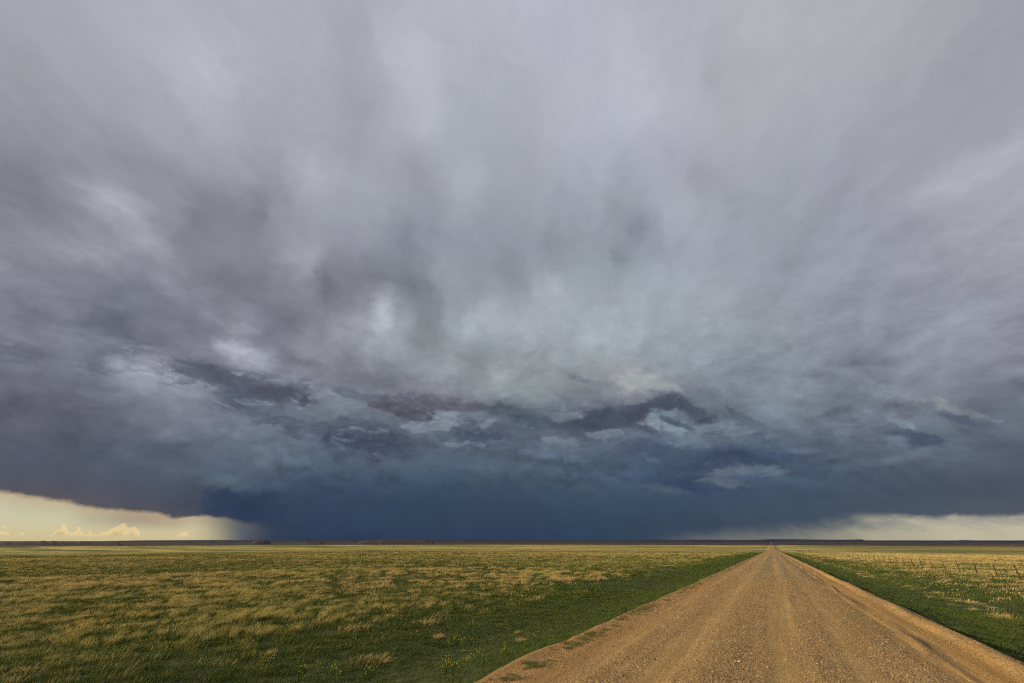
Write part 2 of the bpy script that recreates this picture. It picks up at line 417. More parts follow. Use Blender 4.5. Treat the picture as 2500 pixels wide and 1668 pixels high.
ragmod = w.rng(w.noise(w.mapping(L, sc=(1, 1, 1.8), loc=(2, 9, 7)), 30.0, 6, 0.66, 0.8), 0.36, 0.60, 0.66, 1.0, smooth=True)
for (x, y, rx, ry, an, c, op, soft, fade, rg) in SHREDS:
    if sum(c) < 345: op = min(1.0, op * 1.3); rx *= 1.2; ry *= 1.22
    c = (c[0] * 0.94 + 2, c[1] * 1.0, c[2]) if c[2] - c[0] < 30 else (c[0] * 1.06, c[1] * 1.02, c[2] * 0.94)
    p0 = chart(x, y)
    ca, sa = math.cos(R(an)), math.sin(R(an))
    p1 = chart(x + rx * ca, y + rx * sa); p2 = chart(x + ry * sa, y - ry * ca)
    e1 = p1 - p0; e2 = p2 - p0
    q = w.mapping(w.v('ADD', CH, w.v('SCALE', col, scale=1e-7)), loc=(p0[0], p0[1], 0), rot=(0, 0, math.atan2(e1[1], e1[0])), sc=(np.linalg.norm(e1), np.linalg.norm(e2), 1), kind='TEXTURE')
    g = w.m('SUBTRACT', w.m('MULTIPLY_ADD', rag, rg, 1.0), w.v('DOT_PRODUCT', q, q))
    m = w.m('MULTIPLY', w.rng(g, -0.12, soft * 1.4 + 0.12, 0.0, op, smooth=True), ragmod)
    if fade:
        qy = w.v('DOT_PRODUCT', q, (0, 1, 0))
        m = w.m('MULTIPLY', m, w.rng(qy, 1.1 if fade > 0 else -1.1, 0.1 if fade > 0 else -0.1, 0.0, 1.0, smooth=True))
    col = w.mix(m, col, lin(c))
col = w.v('SCALE', col, scale=tex)
# the cloud takes a bluer tone where it is thin, a warmer one where it is thick
hue = w.rng(w.noise(L, 5.0, 4, 0.55), 0.3, 0.7, smooth=True)
col = w.mix(1.0, col, w.mix(hue, (0.972, 1.000, 1.015), (0.998, 0.990, 1.0)), blend='MULTIPLY')

# clear air low under the cloud at both ends of the storm: Nishita sky with cream haze
sky = wt.nodes.new('ShaderNodeTexSky')
sky.sky_type = 'NISHITA'
sky.sun_disc = False
sky.sun_elevation = R(SUN_EL)
sky.sun_rotation = R(-SUN_AZ)
sky.air_density = 1.5
sky.dust_density = 3.0
nish = w.v('SCALE', sky.outputs[0], scale=0.06)


def band(px, py):
    return azel(px, py)


# bearing -> (height of the cloud's lower edge, opacity of the gap, softness), heights in tenths of the ramp's unit
GAP = [(-400,1180,1,.55),(0,1199,1,.55),(60,1211,1,.5),(120,1222,1,.5),(200,1231,1,.45),(300,1241,1,.4),(360,1247,1,.4),(420,1263,1,.3),(470,1261,1,.3),(540,1268,1,.45),
       (590,1272,.85,.5),(615,1274,.6,.6),(640,1277,.3,.7),(672,1282,.0,.7),(1600,1310,.0,.9),(1700,1300,.30,1.3),(1790,1296,.38,1.5),(1880,1290,.42,1.8),(1960,1284,.5,1.9),
       (2060,1275,.65,1.7),(2120,1264,.8,1.3),(2170,1262,.86,.8),(2250,1262,.88,.6),(2300,1259,.92,.5),(2400,1257,.92,.45),(2500,1253,.95,.45),(2900,1240,1,.5)]
azm = w.m('ADD', w.m('MULTIPLY', az, 0.35), w.m('MULTIPLY', az0, 0.65))
elm = w.m('ADD', w.m('MULTIPLY', el, 0.50), w.m('MULTIPLY', el0, 0.50))
gs = []
for (x, y, al, so) in GAP:
    a, e = azel(x, y)
    gs.append(((a + 90) / 180.0, (e / 10.0, al, so / 3.0)))
gp = w.ramp(w.m('DIVIDE', w.m('ADD', azm, 90.0), 180.0), gs)
sepc = wt.nodes.new('ShaderNodeSeparateColor'); w.put(sepc.inputs[0], gp)
gh = w.m('MULTIPLY', sepc.outputs[0], 10.0); ga = sepc.outputs[1]; gsf = w.m('MULTIPLY', sepc.outputs[2], 3.0)
finger = w.m('MULTIPLY', w.m('SUBTRACT', w.noise(w.comb(w.m('ADD', az0, w.m('MULTIPLY', el0, 0.55)), w.m('MULTIPLY', el0, 0.25), 0.0), 0.22, 4, 0.6), 0.5), w.m('MULTIPLY', gsf, 0.9))
gd = w.m('ADD', w.m('SUBTRACT', gh, elm), finger)       # degrees below the cloud's edge
gm = w.m('MULTIPLY', w.rng(w.m('DIVIDE', gd, gsf), -0.5, 0.7, smooth=True), ga)
# colours inside the gap
gx = w.rng(az0, -50, -26)
lg = w.ramp(w.m('DIVIDE', w.m('MAXIMUM', el0, 0.0), 6.0), [(0, lin((214, 198, 152))), (.16, lin((216, 205, 164))), (.34, lin((208, 206, 176))), (.55, lin((204, 203, 176))), (.72, lin((214, 190, 148))), (1, lin((218, 194, 150)))])
veil = w.rng(w.m('ADD', w.m('ABSOLUTE', w.m('ADD', az0, 39.5)), w.m('MULTIPLY', w.m('SUBTRACT', w.noise(L, 18.0, 4, .55), .5), 4.0)), 1.0, 6.0, 1, 0, smooth=True)
lg = w.mix(w.m('MULTIPLY', w.m('MULTIPLY', veil, w.rng(el0, 0.5, 2.3, smooth=True)), 0.9), lg, lin((150, 138, 124)))
edge = w.rng(gd, 1.5, 0.0, smooth=True)
lg = w.mix(w.m('MULTIPLY', edge, 0.65), lg, lin((196, 172, 140)))
rshade = w.rng(w.m('ADD', az0, w.m('MULTIPLY', el0, 0.5)), -35.5, -30.0, smooth=True)
lg = w.mix(rshade, lg, lin((98, 102, 108)))
rg_n = w.noise(w.comb(w.m('ADD', az0, w.m('MULTIPLY', el0, 1.5)), w.m('MULTIPLY', el0, 1.8), 2.0), 0.26, 6, 0.6, 0.3)
rgc = w.ramp(rg_n, [(.36, lin((116, 122, 128))), (.46, lin((150, 150, 144))), (.55, lin((182, 177, 158))), (.66, lin((206, 198, 172)))])
rgc = w.mix(w.rng(el0, 1.8, 0.2, 0, .75, smooth=True), rgc, lin((204, 196, 160)))
rgc = w.mix(w.rng(az0, 35, 46, 0, .35, smooth=True), rgc, lin((206, 200, 180)))
rgc = w.mix(w.rng(az0, 41, 30, 0, .55, smooth=True), rgc, lin((126, 130, 130)))
gc = w.mix(w.rng(az0, -5, 5), lg, rgc)
gc = w.mix(0.12, gc, nish)
# cumulus standing far off in the left gap
cn = w.noise(w.comb(w.m('MULTIPLY', az0, 0.9), el0, 4.0), 1.9, 5, 0.6, 0.2)
cb = w.ramp(w.m('DIVIDE', w.m('ADD', az0, 60.0), 40.0), interp='B_SPLINE', stops=[(0, (.5,) * 3)] + [((azel(x, 1310)[0] + 60) / 40.0, (h / 10.0,) * 3) for x, h in
     [(0, 3.4), (14, 4.2), (26, 1.0), (38, 1.6), (58, 2.6), (84, 1.8), (95, .8), (120, 2.2), (135, 5.2), (150, 5.6), (162, 3.0), (172, 3.0), (184, 5.6), (196, 3.2), (216, 3.6), (228, 1.6), (246, 3.0), (262, 3.8), (290, 5.8), (310, 4.8), (334, 4.4), (346, 2.2), (366, 2.4), (380, .6), (420, .6), (436, 3.2), (450, 3.4), (462, 1.6), (475, .3)]])
cbh = w.m('MULTIPLY', w.sep(cb)[0], 10.0)
ctop = w.m('ADD', w.m('MULTIPLY', cbh, 0.24), w.m('MULTIPLY', w.m('SUBTRACT', cn, 0.5), 2.2))
cmask = w.m('MULTIPLY', w.m('MULTIPLY', w.rng(w.m('SUBTRACT', ctop, el0), 0.0, 0.12, smooth=True), w.rng(el0, 0.25, 0.65, smooth=True)), w.rng(az0, -28.5, -29.6))
cshade = w.rng(w.m('ADD', w.m('SUBTRACT', ctop, el0), w.m('MULTIPLY', cn, 0.4)), 0.2, 1.5, smooth=True)
cc = w.mix(cshade, lin((244, 216, 156)), lin((200, 174, 128)))
gc = w.mix(w.m('MULTIPLY', cmask, 0.65), gc, cc)
col = w.mix(gm, col, gc)
# below the horizon
col = w.mix(w.rng(el0, -0.6, -0.2, 1, 0), col, lin((90, 88, 70)))
bgn = wt.nodes.new('ShaderNodeBackground')
w.put(bgn.inputs[0], col); bgn.inputs[1].default_value = 1.0
outw = wt.nodes.new('ShaderNodeOutputWorld')
wt.links.new(bgn.outputs[0], outw.inputs[0])
scene.cycles.use_adaptive_sampling = True
scene.cycles.adaptive_threshold = 0.03
scene.cycles.adaptive_min_samples = 12
scene.cycles.use_denoising = False
scene.cycles.filter_width = 1.3
scene.cycles.max_bounces = 5
scene.cycles.diffuse_bounces = 2
world.cycles.sampling_method = 'MANUAL'
world.cycles.sample_map_resolution = 512

# ------------------------------------------------------------------ numeric noise for building the land
def vnoise(x, y, seed=0):
    x = np.asarray(x, float); y = np.asarray(y, float)
    xi = np.floor(x).astype(np.int64); yi = np.floor(y).astype(np.int64)
    fx = x - xi; fy = y - yi
    fx = fx * fx * (3 - 2 * fx); fy = fy * fy * (3 - 2 * fy)

    def h(a, b):
        n = (a * 374761393 + b * 668265263 + seed * 974711) & 0xffffffff
        n = ((n ^ (n >> 13)) * 1274126177) & 0xffffffff
        n = n ^ (n >> 16)
        return (n & 0xffff) / 65535.0
    return (h(xi, yi) * (1 - fx) + h(xi + 1, yi) * fx) * (1 - fy) + (h(xi, yi + 1) * (1 - fx) + h(xi + 1, yi + 1) * fx) * fy


def fbm(x, y, s, octv=4, seed=0):
    t = 0; a = 0.5; f = 1.0 / s; n = 0
    for i in range(octv):
        t = t + a * vnoise(np.asarray(x) * f, np.asarray(y) * f, seed + i * 17); n += a
        a *= 0.5; f *= 2.03
    return t / n - 0.5


FALL_D = [0, 60, 250, 500, 640, 800, 1000, 1316, 1600, 2200, 3500, 6000, 12000, 60000]
FALL_Z = [0, -.76, -3.2, -6.5, -8.3, -8.9, -8.6, -7.6, -11, -17, -19, -17, -14, -12]
_fd = np.concatenate([np.linspace(0, 2000, 401), np.geomspace(2010, 62000, 200)])
_fz = np.interp(_fd, FALL_D, FALL_Z)
_k = np.ones(15) / 15
_s = np.convolve(np.pad(_fz[:401], 7, mode='edge'), _k, mode='valid')
_s[:8] = _fz[:8]
_fz[:401] = _s
CR_U = [-400, -30, -16, -12, -8.5, -6.4, -4.6, -3.9, 0, 3.3, 3.55, 4.4, 6.6, 9.0, 11.5, 15, 18, 40, 400]
CR_Z = [-.55, -.62, -.68, -.85, -1.02, -.72, -.22, -.03, 0, -.02, -.06, -.32, -.92, -1.12, -.98, -.58, -.48, -.42, -.3]
SW_U = np.linspace(-400, 400, 3201)
SW_Z = np.convolve(np.pad(np.interp(SW_U, CR_U, CR_Z), 2, mode='edge'), np.ones(5) / 5, mode='valid')


def land(x, y, rough=True):
    x = np.asarray(x, float); y = np.asarray(y, float)
    d = np.hypot(x, y)
    z = np.interp(d, _fd, _fz) + np.interp(x, SW_U, SW_Z)
    off = np.clip((np.abs(x) - 10) / 25, 0, 1)
    if rough:
        z = z + off * (fbm(x, y, 60, 3, 3) * 0.8 + fbm(x, y, 9, 3, 5) * 0.22)
        z = z + np.clip((np.abs(x) - 4.5) / 2, 0, 1) * fbm(x, y, 2.2, 3, 9) * 0.09
        far = np.clip((d - 900) / 2500, 0, 1)
        z = z + far * np.clip(np.abs(x) / 300, 0, 1) * fbm(x, y, 900, 4, 11) * 7
    return z


def link(o, kind=None, label=None, cat=None, group=None, parent=None):
    COL.objects.link(o)
    if parent is not None: o.parent = parent
    if kind: o['kind'] = kind
    if label: o['label'] = label
    if cat: o['category'] = cat
    if group: o['group'] = group
    return o


def mesh_obj(name, verts, faces, mat, smooth=True, **kw):
    me = bpy.data.meshes.new(name)
    verts = np.asarray(verts, np.float32)
    me.from_pydata(verts, [], faces) if not isinstance(faces, np.ndarray) else None
    if isinstance(faces, np.ndarray):
        nf, k = faces.shape
        me.vertices.add(len(verts)); me.vertices.foreach_set('co', verts.ravel())
        me.loops.add(nf * k); me.loops.foreach_set('vertex_index', faces.astype(np.int32).ravel())
        me.polygons.add(nf); me.polygons.foreach_set('loop_start', np.arange(0, nf * k, k, dtype=np.int32))
        me.update(calc_edges=True)
    if smooth:
        me.polygons.foreach_set('use_smooth', np.ones(len(me.polygons), bool))
    if mat: me.materials.append(mat)
    return link(bpy.data.objects.new(name, me), **kw)


def grid_faces(nx, ny):
    i = np.arange(nx - 1)[None, :] + np.arange(ny - 1)[:, None] * nx
    i = i.ravel()
    return np.stack([i, i + 1, i + nx + 1, i + nx], 1)


def new_mat(name):
    m = bpy.data.materials.new(name); m.use_nodes = True
    m.node_tree.nodes.clear()
    g = G(m.node_tree)
    out = g.n.new('ShaderNodeOutputMaterial')
    p = g.n.new('ShaderNodeBsdfPrincipled')
    p.inputs['Specular IOR Level'].default_value = 0.15
    p.inputs['Roughness'].default_value = 0.95
    g.l.new(p.outputs[0], out.inputs[0])
    return m, g, p, out


def world_pos(g):
    return g.n.new('ShaderNodeNewGeometry').outputs['Position']


# ------------------------------------------------------------------ shared turf colouring (a node group): green, straw, soil by place
tg = bpy.data.node_groups.new("turf_tint", 'ShaderNodeTree')
tg.interface.new_socket("Position", in_out='INPUT', socket_type='NodeSocketVector')
tg.interface.new_socket("Dry", in_out='OUTPUT', socket_type='NodeSocketFloat')
tg.interface.new_socket("Green", in_out='OUTPUT', socket_type='NodeSocketColor')
tg.interface.new_socket("Straw", in_out='OUTPUT', socket_type='NodeSocketColor')
gi = tg.nodes.new('NodeGroupInput'); go = tg.nodes.new('NodeGroupOutput')
t = G(tg)
P = t.v('MULTIPLY', gi.outputs[0], (1, 1, 0))
x, y, _ = t.sep(P)
dist = t.v('LENGTH', P)
n_big = t.noise(P, 0.018, 3, 0.5)
n_mid = t.noise(P, 0.11, 4, 0.55)
n_small = t.noise(P, 0.85, 5, 0.62)
dry = t.m('ADD', t.m('MULTIPLY', n_big, 0.6), t.m('ADD', t.m('MULTIPLY', n_mid, 0.50), t.m('MULTIPLY', n_small, 2.5)))
dry = t.m('SUBTRACT', dry, 2.13)
bnd = t.noise(t.mapping(P, rot=(0, 0, R(-30)), sc=(0.012, 0.075, 0)), 1.0, 4, 0.6)
dry = t.m('ADD', dry, t.m('MULTIPLY', t.m('SUBTRACT', bnd, 0.5), t.rng(dist, 25, 110, 0.4, 1.9)))
dry = t.m('SUBTRACT', dry, t.rng(dist, 70, 25, 0.0, 0.03, smooth=True))
# drier ground farther out on the plain and behind the fence, lush ditches next to the road
dry = t.m('ADD', dry, t.rng(dist, 50, 230, 0.0, 0.27, smooth=True))
dry = t.m('ADD', dry, t.m('MULTIPLY', t.rng(dist, 45, 90, 0, 1, smooth=True), t.rng(x, 12, 20, 0.0, 0.05, smooth=True)))
dry = t.m('ADD', dry, t.rng(x, 11.0, 14.5, 0.0, 0.26, smooth=True))
bank = t.m('ADD', t.m('ABSOLUTE', t.m('ADD', x, 1.2)), t.m('MULTIPLY', t.m('SUBTRACT', n_mid, 0.5), 7.0))
dry = t.m('SUBTRACT', dry, t.rng(bank, 16.5, 9.5, 0.0, 0.62, smooth=True))
dry = t.m('ADD', dry, t.m('MULTIPLY', t.rng(t.m('ABSOLUTE', t.m('SUBTRACT', x, 9.3)), 1.6, 0.5, smooth=True), t.m('MULTIPLY', t.rng(n_small, .42, .6), 1.15)))
t.l.new(t.rng(dry, -0.08, 0.24, smooth=True), go.inputs[0])
gcol = t.mix(t.rng(t.noise(P, 0.3, 3), 0.3, 0.7), (0.056, 0.092, 0.016), (0.100, 0.125, 0.024))
gcol = t.mix(t.rng(bank, 12, 5, 0.0, 0.6, smooth=True), gcol, (0.072, 0.102, 0.025))
scol = t.mix(t.rng(t.noise(P, 0.5, 3), 0.3, 0.7), (0.52, 0.385, 0.135), (0.70, 0.51, 0.22))
scol = t.mix(t.rng(t.noise(P, 0.05, 2), 0.45, 0.65), scol, (0.55, 0.45, 0.15))
t.l.new(gcol, go.inputs[1]); t.l.new(scol, go.inputs[2])


def turf(g, pos):
    n = g.n.new('ShaderNodeGroup'); n.node_tree = tg
    g.l.new(pos, n.inputs[0])
    return n.outputs[0], n.outputs[1], n.outputs[2]


# ------------------------------------------------------------------ ground sheet
def axis(near, near_step, far, ratio):
    a = list(np.arange(0, near, near_step)); s = near_step
    while a[-1] < far:
        s *= ratio
        a.append(a[-1] + s)
    return np.array(a)


ux = axis(26, 0.22, 60000, 1.055)
ux = np.concatenate([-ux[:0:-1], ux])
vy = axis(60, 0.5, 60000, 1.035)
vb = axis(4, 1.0, 60000, 1.25)
vy = np.concatenate([-vb[:0:-1], vy])
GX, GY = np.meshgrid(ux, vy)
GZ = land(GX, GY)
GZ = GZ - np.where(np.abs(GX + 0.15) < 3.3, 0.35, 0) - np.where((np.abs(GX + 0.15) >= 3.3) & (np.abs(GX + 0.15) < 3.6), 0.12, 0)
gm_, g, p, out = new_mat("prairie_ground")
pos = world_pos(g)
dry, gcol, scol = turf(g, pos)
x, y, z = g.sep(pos)
dist = g.v('LENGTH', pos)
fine = g.noise(pos, 2.2, 5, 0.65)
tufty = g.noise(pos, 5.5, 4, 0.65)
f2 = g.rng(g.m('ADD', dry, g.m('MULTIPLY', g.m('SUBTRACT', fine, 0.5), 2.4)), 0.15, 0.85, smooth=True)
tilt = g.rng(tufty, 0.32, 0.68, 0.62, 1.2)
base = g.mix(f2, gcol, scol)
base = g.v('SCALE', base, scale=tilt)
# long bands of differing growth on the middle and far plain
bandn = g.noise(g.mapping(pos, rot=(0, 0, R(-28)), sc=(0.0022, 0.011, 0)), 1.0, 5, 0.6)
mid = g.rng(dist, 160, 700, smooth=True)
gold = g.mix(g.rng(bandn, 0.42, 0.57, smooth=True), (0.25, 0.22, 0.052), (0.62, 0.46, 0.125))
gold = g.mix(g.rng(g.noise(g.mapping(pos, rot=(0, 0, R(-30)), sc=(0.0035, 0.022, 0), loc=(3, 7, 0)), 1.0, 4, 0.6), 0.50, 0.60, smooth=True), gold, (0.085, 0.115, 0.028))
gold = g.mix(g.m('MULTIPLY', g.rng(x, 20, 120, smooth=True), g.rng(bandn, .62, .42, 0.25, 0.9, smooth=True)), gold, (0.115, 0.130, 0.036))
base = g.mix(g.m('MULTIPLY', mid, 0.85), base, gold)
# beyond the rise: bottomland and scrub, brown and dark
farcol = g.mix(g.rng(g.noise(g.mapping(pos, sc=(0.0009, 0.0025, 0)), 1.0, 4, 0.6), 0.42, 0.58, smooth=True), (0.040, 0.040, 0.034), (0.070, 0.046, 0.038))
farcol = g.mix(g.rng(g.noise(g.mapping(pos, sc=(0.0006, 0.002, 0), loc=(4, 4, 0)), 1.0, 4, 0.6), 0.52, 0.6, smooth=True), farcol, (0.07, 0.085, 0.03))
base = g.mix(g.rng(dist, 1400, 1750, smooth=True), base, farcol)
base = g.mix(g.rng(dist, 5000, 14000, smooth=True), base, (0.030, 0.030, 0.045))  # farthest plain: dark blue cloud shadow put into the ground colour
# near: soil and thatch between the grass
near = g.rng(dist, 110, 30, 0, 0.6, smooth=True)
base = g.mix(near, base, g.mix(f2, (0.050, 0.060, 0.018), (0.17, 0.13, 0.055)))
# scuffed shoulder beside the gravel
sh = g.rng(g.m('ADD', g.m('ABSOLUTE', g.m('ADD', x, 0.15)), g.m('MULTIPLY', g.m('SUBTRACT', fine, 0.5), 0.8)), 4.3, 3.7, smooth=True)
base = g.mix(sh, base, (0.26, 0.165, 0.085))
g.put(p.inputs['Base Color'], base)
b = g.n.new('ShaderNodeBump'); b.inputs['Strength'].default_value = 0.8; b.inputs['Distance'].default_value = 0.12
g.put(b.inputs['Height'], g.m('ADD', fine, tufty)); g.l.new(b.outputs[0], p.inputs['Normal'])
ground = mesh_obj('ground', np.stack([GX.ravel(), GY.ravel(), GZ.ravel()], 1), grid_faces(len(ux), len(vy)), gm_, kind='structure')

# ------------------------------------------------------------------ gravel road
# coarse-gravel strips between the smoother wheel tracks: centre u, half width, amount
STRIPS = [(-3.55, .30, .4), (-2.30, .42, .65), (-0.80, .55, 1.0), (.62, .36, .95), (1.72, .50, 1.0), (3.35, .16, .8)]


def coarse(u):
    t_ = 0
    for c, h, a in STRIPS:
        t_ = np.maximum(t_, a * np.clip(1.35 - np.abs(u - c) / h, 0, 1))
    return t_


def road_z(x, y):
    """surface of the gravel above the bare formation: crown, wheel tracks, graded berms at both edges"""
    z = 0.035 - 0.0030 * (x + 0.15) ** 2
    z = z + 0.022 * coarse(x)
    wob = fbm(x * 0.4, y, 5.0, 3, 31) * 0.25
    z = z + 0.085 * np.exp(-((x + wob - 3.38) / 0.13) ** 2) * (0.8 + fbm(x * 0, y, 3.0, 3, 33))
    z = z - 0.030 * np.exp(-((x + wob - 3.08) / 0.16) ** 2)
    z = z + 0.055 * np.exp(-((x + wob - 2.36) / 0.10) ** 2) * np.clip(0.7 + 2.0 * fbm(x * 0, y, 2.2, 3, 35), 0, 1.5)
    z = z - 0.016 * np.exp(-((x + wob - 2.22) / 0.10) ** 2)
    z = z + 0.060 * np.exp(-((x + wob * .7 + 3.95) / 0.18) ** 2) * (0.8 + 1.3 * fbm(x * 0, y, 2.0, 3, 37))
    z = z + fbm(x, y * 0.35, 0.5, 4, 41) * 0.020
    edge = np.clip((np.abs(x + 0.15) - 3.72) / 0.55, 0, 1)
    return z - 0.42 * edge ** 1.5


ru = np.concatenate([np.linspace(-4.5, -3.2, 27)[:-1], np.linspace(-3.2, 2.0, 79)[:-1], np.linspace(2.0, 4.2, 56)])
rv = axis(16, 0.07, 1500, 1.012)
rv = np.concatenate([np.array([-400, -150, -60, -30, -15, -8, -4, -2, -1]), rv])
RX, RY = np.meshgrid(ru, rv)
edge_w = 1 + 0 * RX
wig = fbm(np.sign(RX) * 50, RY, 1.6, 4, 51) * 0.16 + fbm(np.sign(RX) * 90, RY, 9.0, 3, 53) * 0.16
RXw = RX + wig * np.clip((np.abs(RX) - 3.0) / 0.8, 0, 1)
RZ = np.interp(np.hypot(RX, RY), _fd, _fz) + road_z(RX, RY)
rm, g, p, out = new_mat("gravel")
pos = world_pos(g)
x, y, z = g.sep(pos)
dist = g.v('LENGTH', pos)
long_n = g.noise(g.mapping(pos, sc=(1.0, 0.055, 0)), 1.8, 5, 0.6)
xw = g.m('ADD', x, g.m('MULTIPLY', g.m('SUBTRACT', g.noise(g.mapping(pos, sc=(0.5, 0.12, 0)), 0.6, 3), 0.5), 0.7))
st = []
for u in np.linspace(-4.4, 4.2, 31):
    c_ = float(coarse(np.array(u)))
    st.append(((u + 4.5) / 9.0, (c_, c_, c_)))
cz = g.sep(g.ramp(g.m('DIVIDE', g.m('ADD', xw, 4.5), 9.0), st))[0]
cz = g.m('ADD', cz, g.m('MULTIPLY', g.m('SUBTRACT', long_n, 0.5), 1.0), clamp=True)
patch = g.noise(pos, 1.1, 4, 0.6)
tan = g.mix(g.rng(patch, 0.3, 0.7), (0.42, 0.262, 0.088), (0.49, 0.312, 0.112))
grey = g.mix(g.rng(patch, 0.3, 0.7), (0.285, 0.194, 0.078), (0.37, 0.254, 0.106))
orange = (0.40, 0.225, 0.074)
base = g.mix(cz, tan, grey)
side = g.m('ADD', x, g.m('MULTIPLY', g.m('SUBTRACT', long_n, 0.5), 2.5))
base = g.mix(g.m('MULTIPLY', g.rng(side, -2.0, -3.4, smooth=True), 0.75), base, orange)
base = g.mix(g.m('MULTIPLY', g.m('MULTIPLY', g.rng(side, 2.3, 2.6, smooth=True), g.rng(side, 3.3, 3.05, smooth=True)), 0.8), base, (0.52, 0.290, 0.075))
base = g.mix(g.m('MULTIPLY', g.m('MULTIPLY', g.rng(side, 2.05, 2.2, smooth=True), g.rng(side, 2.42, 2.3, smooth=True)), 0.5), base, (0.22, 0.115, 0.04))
streak = g.noise(g.mapping(pos, sc=(1.0, 0.03, 0)), 5.5, 4, 0.6)
base = g.v('SCALE', base, scale=g.rng(streak, 0.3, 0.7, 0.76, 1.16))
base = g.v('SCALE', base, scale=g.rng(g.noise(g.mapping(pos, sc=(1.0, 0.02, 0), loc=(5, 1, 0)), 1.6, 3, 0.6), 0.3, 0.7, 0.86, 1.12))
# individual stones
vo = g.n.new('ShaderNodeTexVoronoi'); g.put(vo.inputs['Vector'], pos); vo.inputs['Scale'].default_value = 38.0
vr, vg_, vb_ = g.sep(vo.outputs['Color'])
vo2 = g.n.new('ShaderNodeTexVoronoi'); g.put(vo2.inputs['Vector'], pos); vo2.inputs['Scale'].default_value = 85.0
wr2 = g.sep(vo2.outputs['Color'])[0]
spk = g.m('MULTIPLY', g.rng(vr, 0.0, 1.0, -1.0, 1.0), g.m('ADD', g.m('MULTIPLY', cz, 0.42), 0.10))
spk2 = g.m('MULTIPLY', g.rng(wr2, 0.0, 1.0, -1.0, 1.0), 0.22)
base = g.v('SCALE', base, scale=g.m('ADD', g.m('ADD', spk, spk2), 1.0))
pale = g.m('MULTIPLY', g.rng(vg_, 0.93, 0.96), g.m('ADD', g.m('MULTIPLY', cz, 0.5), 0.12))
base = g.mix(pale, base, (0.72, 0.54, 0.33))
g.put(p.inputs['Base Color'], base)
hgt = g.m('ADD', g.m('MULTIPLY', g.m('SUBTRACT', 1.0, vo.outputs['Distance']), g.m('ADD', g.m('MULTIPLY', cz, 0.9), 0.25)), g.m('MULTIPLY', g.noise(pos, 60, 4, 0.7), 0.8))
b = g.n.new('ShaderNodeBump'); b.inputs['Strength'].default_value = 0.9; b.inputs['Distance'].default_value = 0.020
g.put(b.inputs['Height'], hgt); g.l.new(b.outputs[0], p.inputs['Normal'])
p.inputs['Specular IOR Level'].default_value = 0.25
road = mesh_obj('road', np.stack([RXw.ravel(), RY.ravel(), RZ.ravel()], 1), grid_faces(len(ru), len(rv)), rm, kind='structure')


# ------------------------------------------------------------------ far badlands, buttes and tablelands
def cam_xy(az, d):
    a = R(YAW) - R(az)
    return -math.sin(a) * d, math.cos(a) * d


hillm, g, p, out = new_mat("badland_clay")
pos = world_pos(g)
strat = g.noise(g.mapping(pos, sc=(0.004, 0.004, 0.16)), 1.0, 4, 0.6)
g.put(p.inputs['Base Color'], g.mix(g.rng(strat, 0.4, 0.6), (0.052, 0.044, 0.046), (0.090, 0.066, 0.058)))
tablem, g, p, out = new_mat("cloud_shaded_tableland")  # dark blue of cloud shadow painted into the far hills' base colour
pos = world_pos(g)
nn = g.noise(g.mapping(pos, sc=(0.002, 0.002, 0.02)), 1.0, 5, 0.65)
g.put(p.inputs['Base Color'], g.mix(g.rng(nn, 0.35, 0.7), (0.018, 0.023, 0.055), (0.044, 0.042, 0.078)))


def ridge(name, pts, dist, depth, mat, jag, seed):
    """a long hill standing on the plain: pts = (survey x, survey y of the skyline)"""
    xs = np.array([q[0] for q in pts], float); ys = np.array([q[1] for q in pts], float)
    n = int(max(60, (xs[-1] - xs[0]) / 2.2))
    sx = np.linspace(xs[0], xs[-1], n)
    sy = np.interp(sx, xs, ys)
    m = 15
    V = []
    zc = []
    for a, b_ in zip(sx, sy):
        az_, el_ = azel(a, b_)
        zc.append((az_, CAM_Z + math.tan(R(el_)) * dist))
    for j in range(m):
        t_ = j / (m - 1) * 2 - 1
        for i, (az_, ztop) in enumerate(zc):
            dd = dist + t_ * depth
            px, py = cam_xy(az_, dd)
            gz = float(land(px, py)) - 4
            prof = np.clip(1.25 - abs(t_) * 1.25, 0, 1) ** 0.8
            hgt = max(ztop - gz, 0.5)
            jn = float(fbm(px, py, depth * 0.35, 4, seed)) * jag * hgt
            endf = min(1, i / 4, (n - 1 - i) / 4)
            V.append((px, py, gz + (hgt + jn) * prof * endf))
    return mesh_obj(name, V, grid_faces(n, m), mat, kind='structure')


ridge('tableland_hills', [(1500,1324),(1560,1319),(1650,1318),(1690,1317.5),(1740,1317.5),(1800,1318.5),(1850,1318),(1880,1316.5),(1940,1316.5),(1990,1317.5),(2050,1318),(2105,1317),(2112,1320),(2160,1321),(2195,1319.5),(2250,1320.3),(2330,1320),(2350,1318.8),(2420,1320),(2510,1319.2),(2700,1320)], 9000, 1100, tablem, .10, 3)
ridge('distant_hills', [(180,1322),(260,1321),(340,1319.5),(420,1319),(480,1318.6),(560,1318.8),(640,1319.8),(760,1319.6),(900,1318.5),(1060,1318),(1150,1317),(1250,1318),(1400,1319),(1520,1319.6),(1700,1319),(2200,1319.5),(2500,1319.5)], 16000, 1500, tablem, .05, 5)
ridge('badland_hills', [(-120,1325),(-40,1323),(0,1324),(18,1322.5),(30,1324),(62,1322),(85,1323.4),(104,1321.2),(118,1322.8),(130,1321),(142,1323),(160,1322.6),(186,1323.2),(200,1321.2),(212,1322.2),(225,1324),(300,1325.5)], 3600, 220, hillm, .35, 7)
ridge('butte', [(616,1325),(622,1321.5),(632,1319.2),(646,1318.8),(654,1321),(664,1324)], 3300, 90, hillm, .2, 9)
ridge('butte', [(738,1326.5),(750,1323.6),(768,1323.2),(784,1323.4),(796,1326)], 3000, 70, hillm, .2, 10)
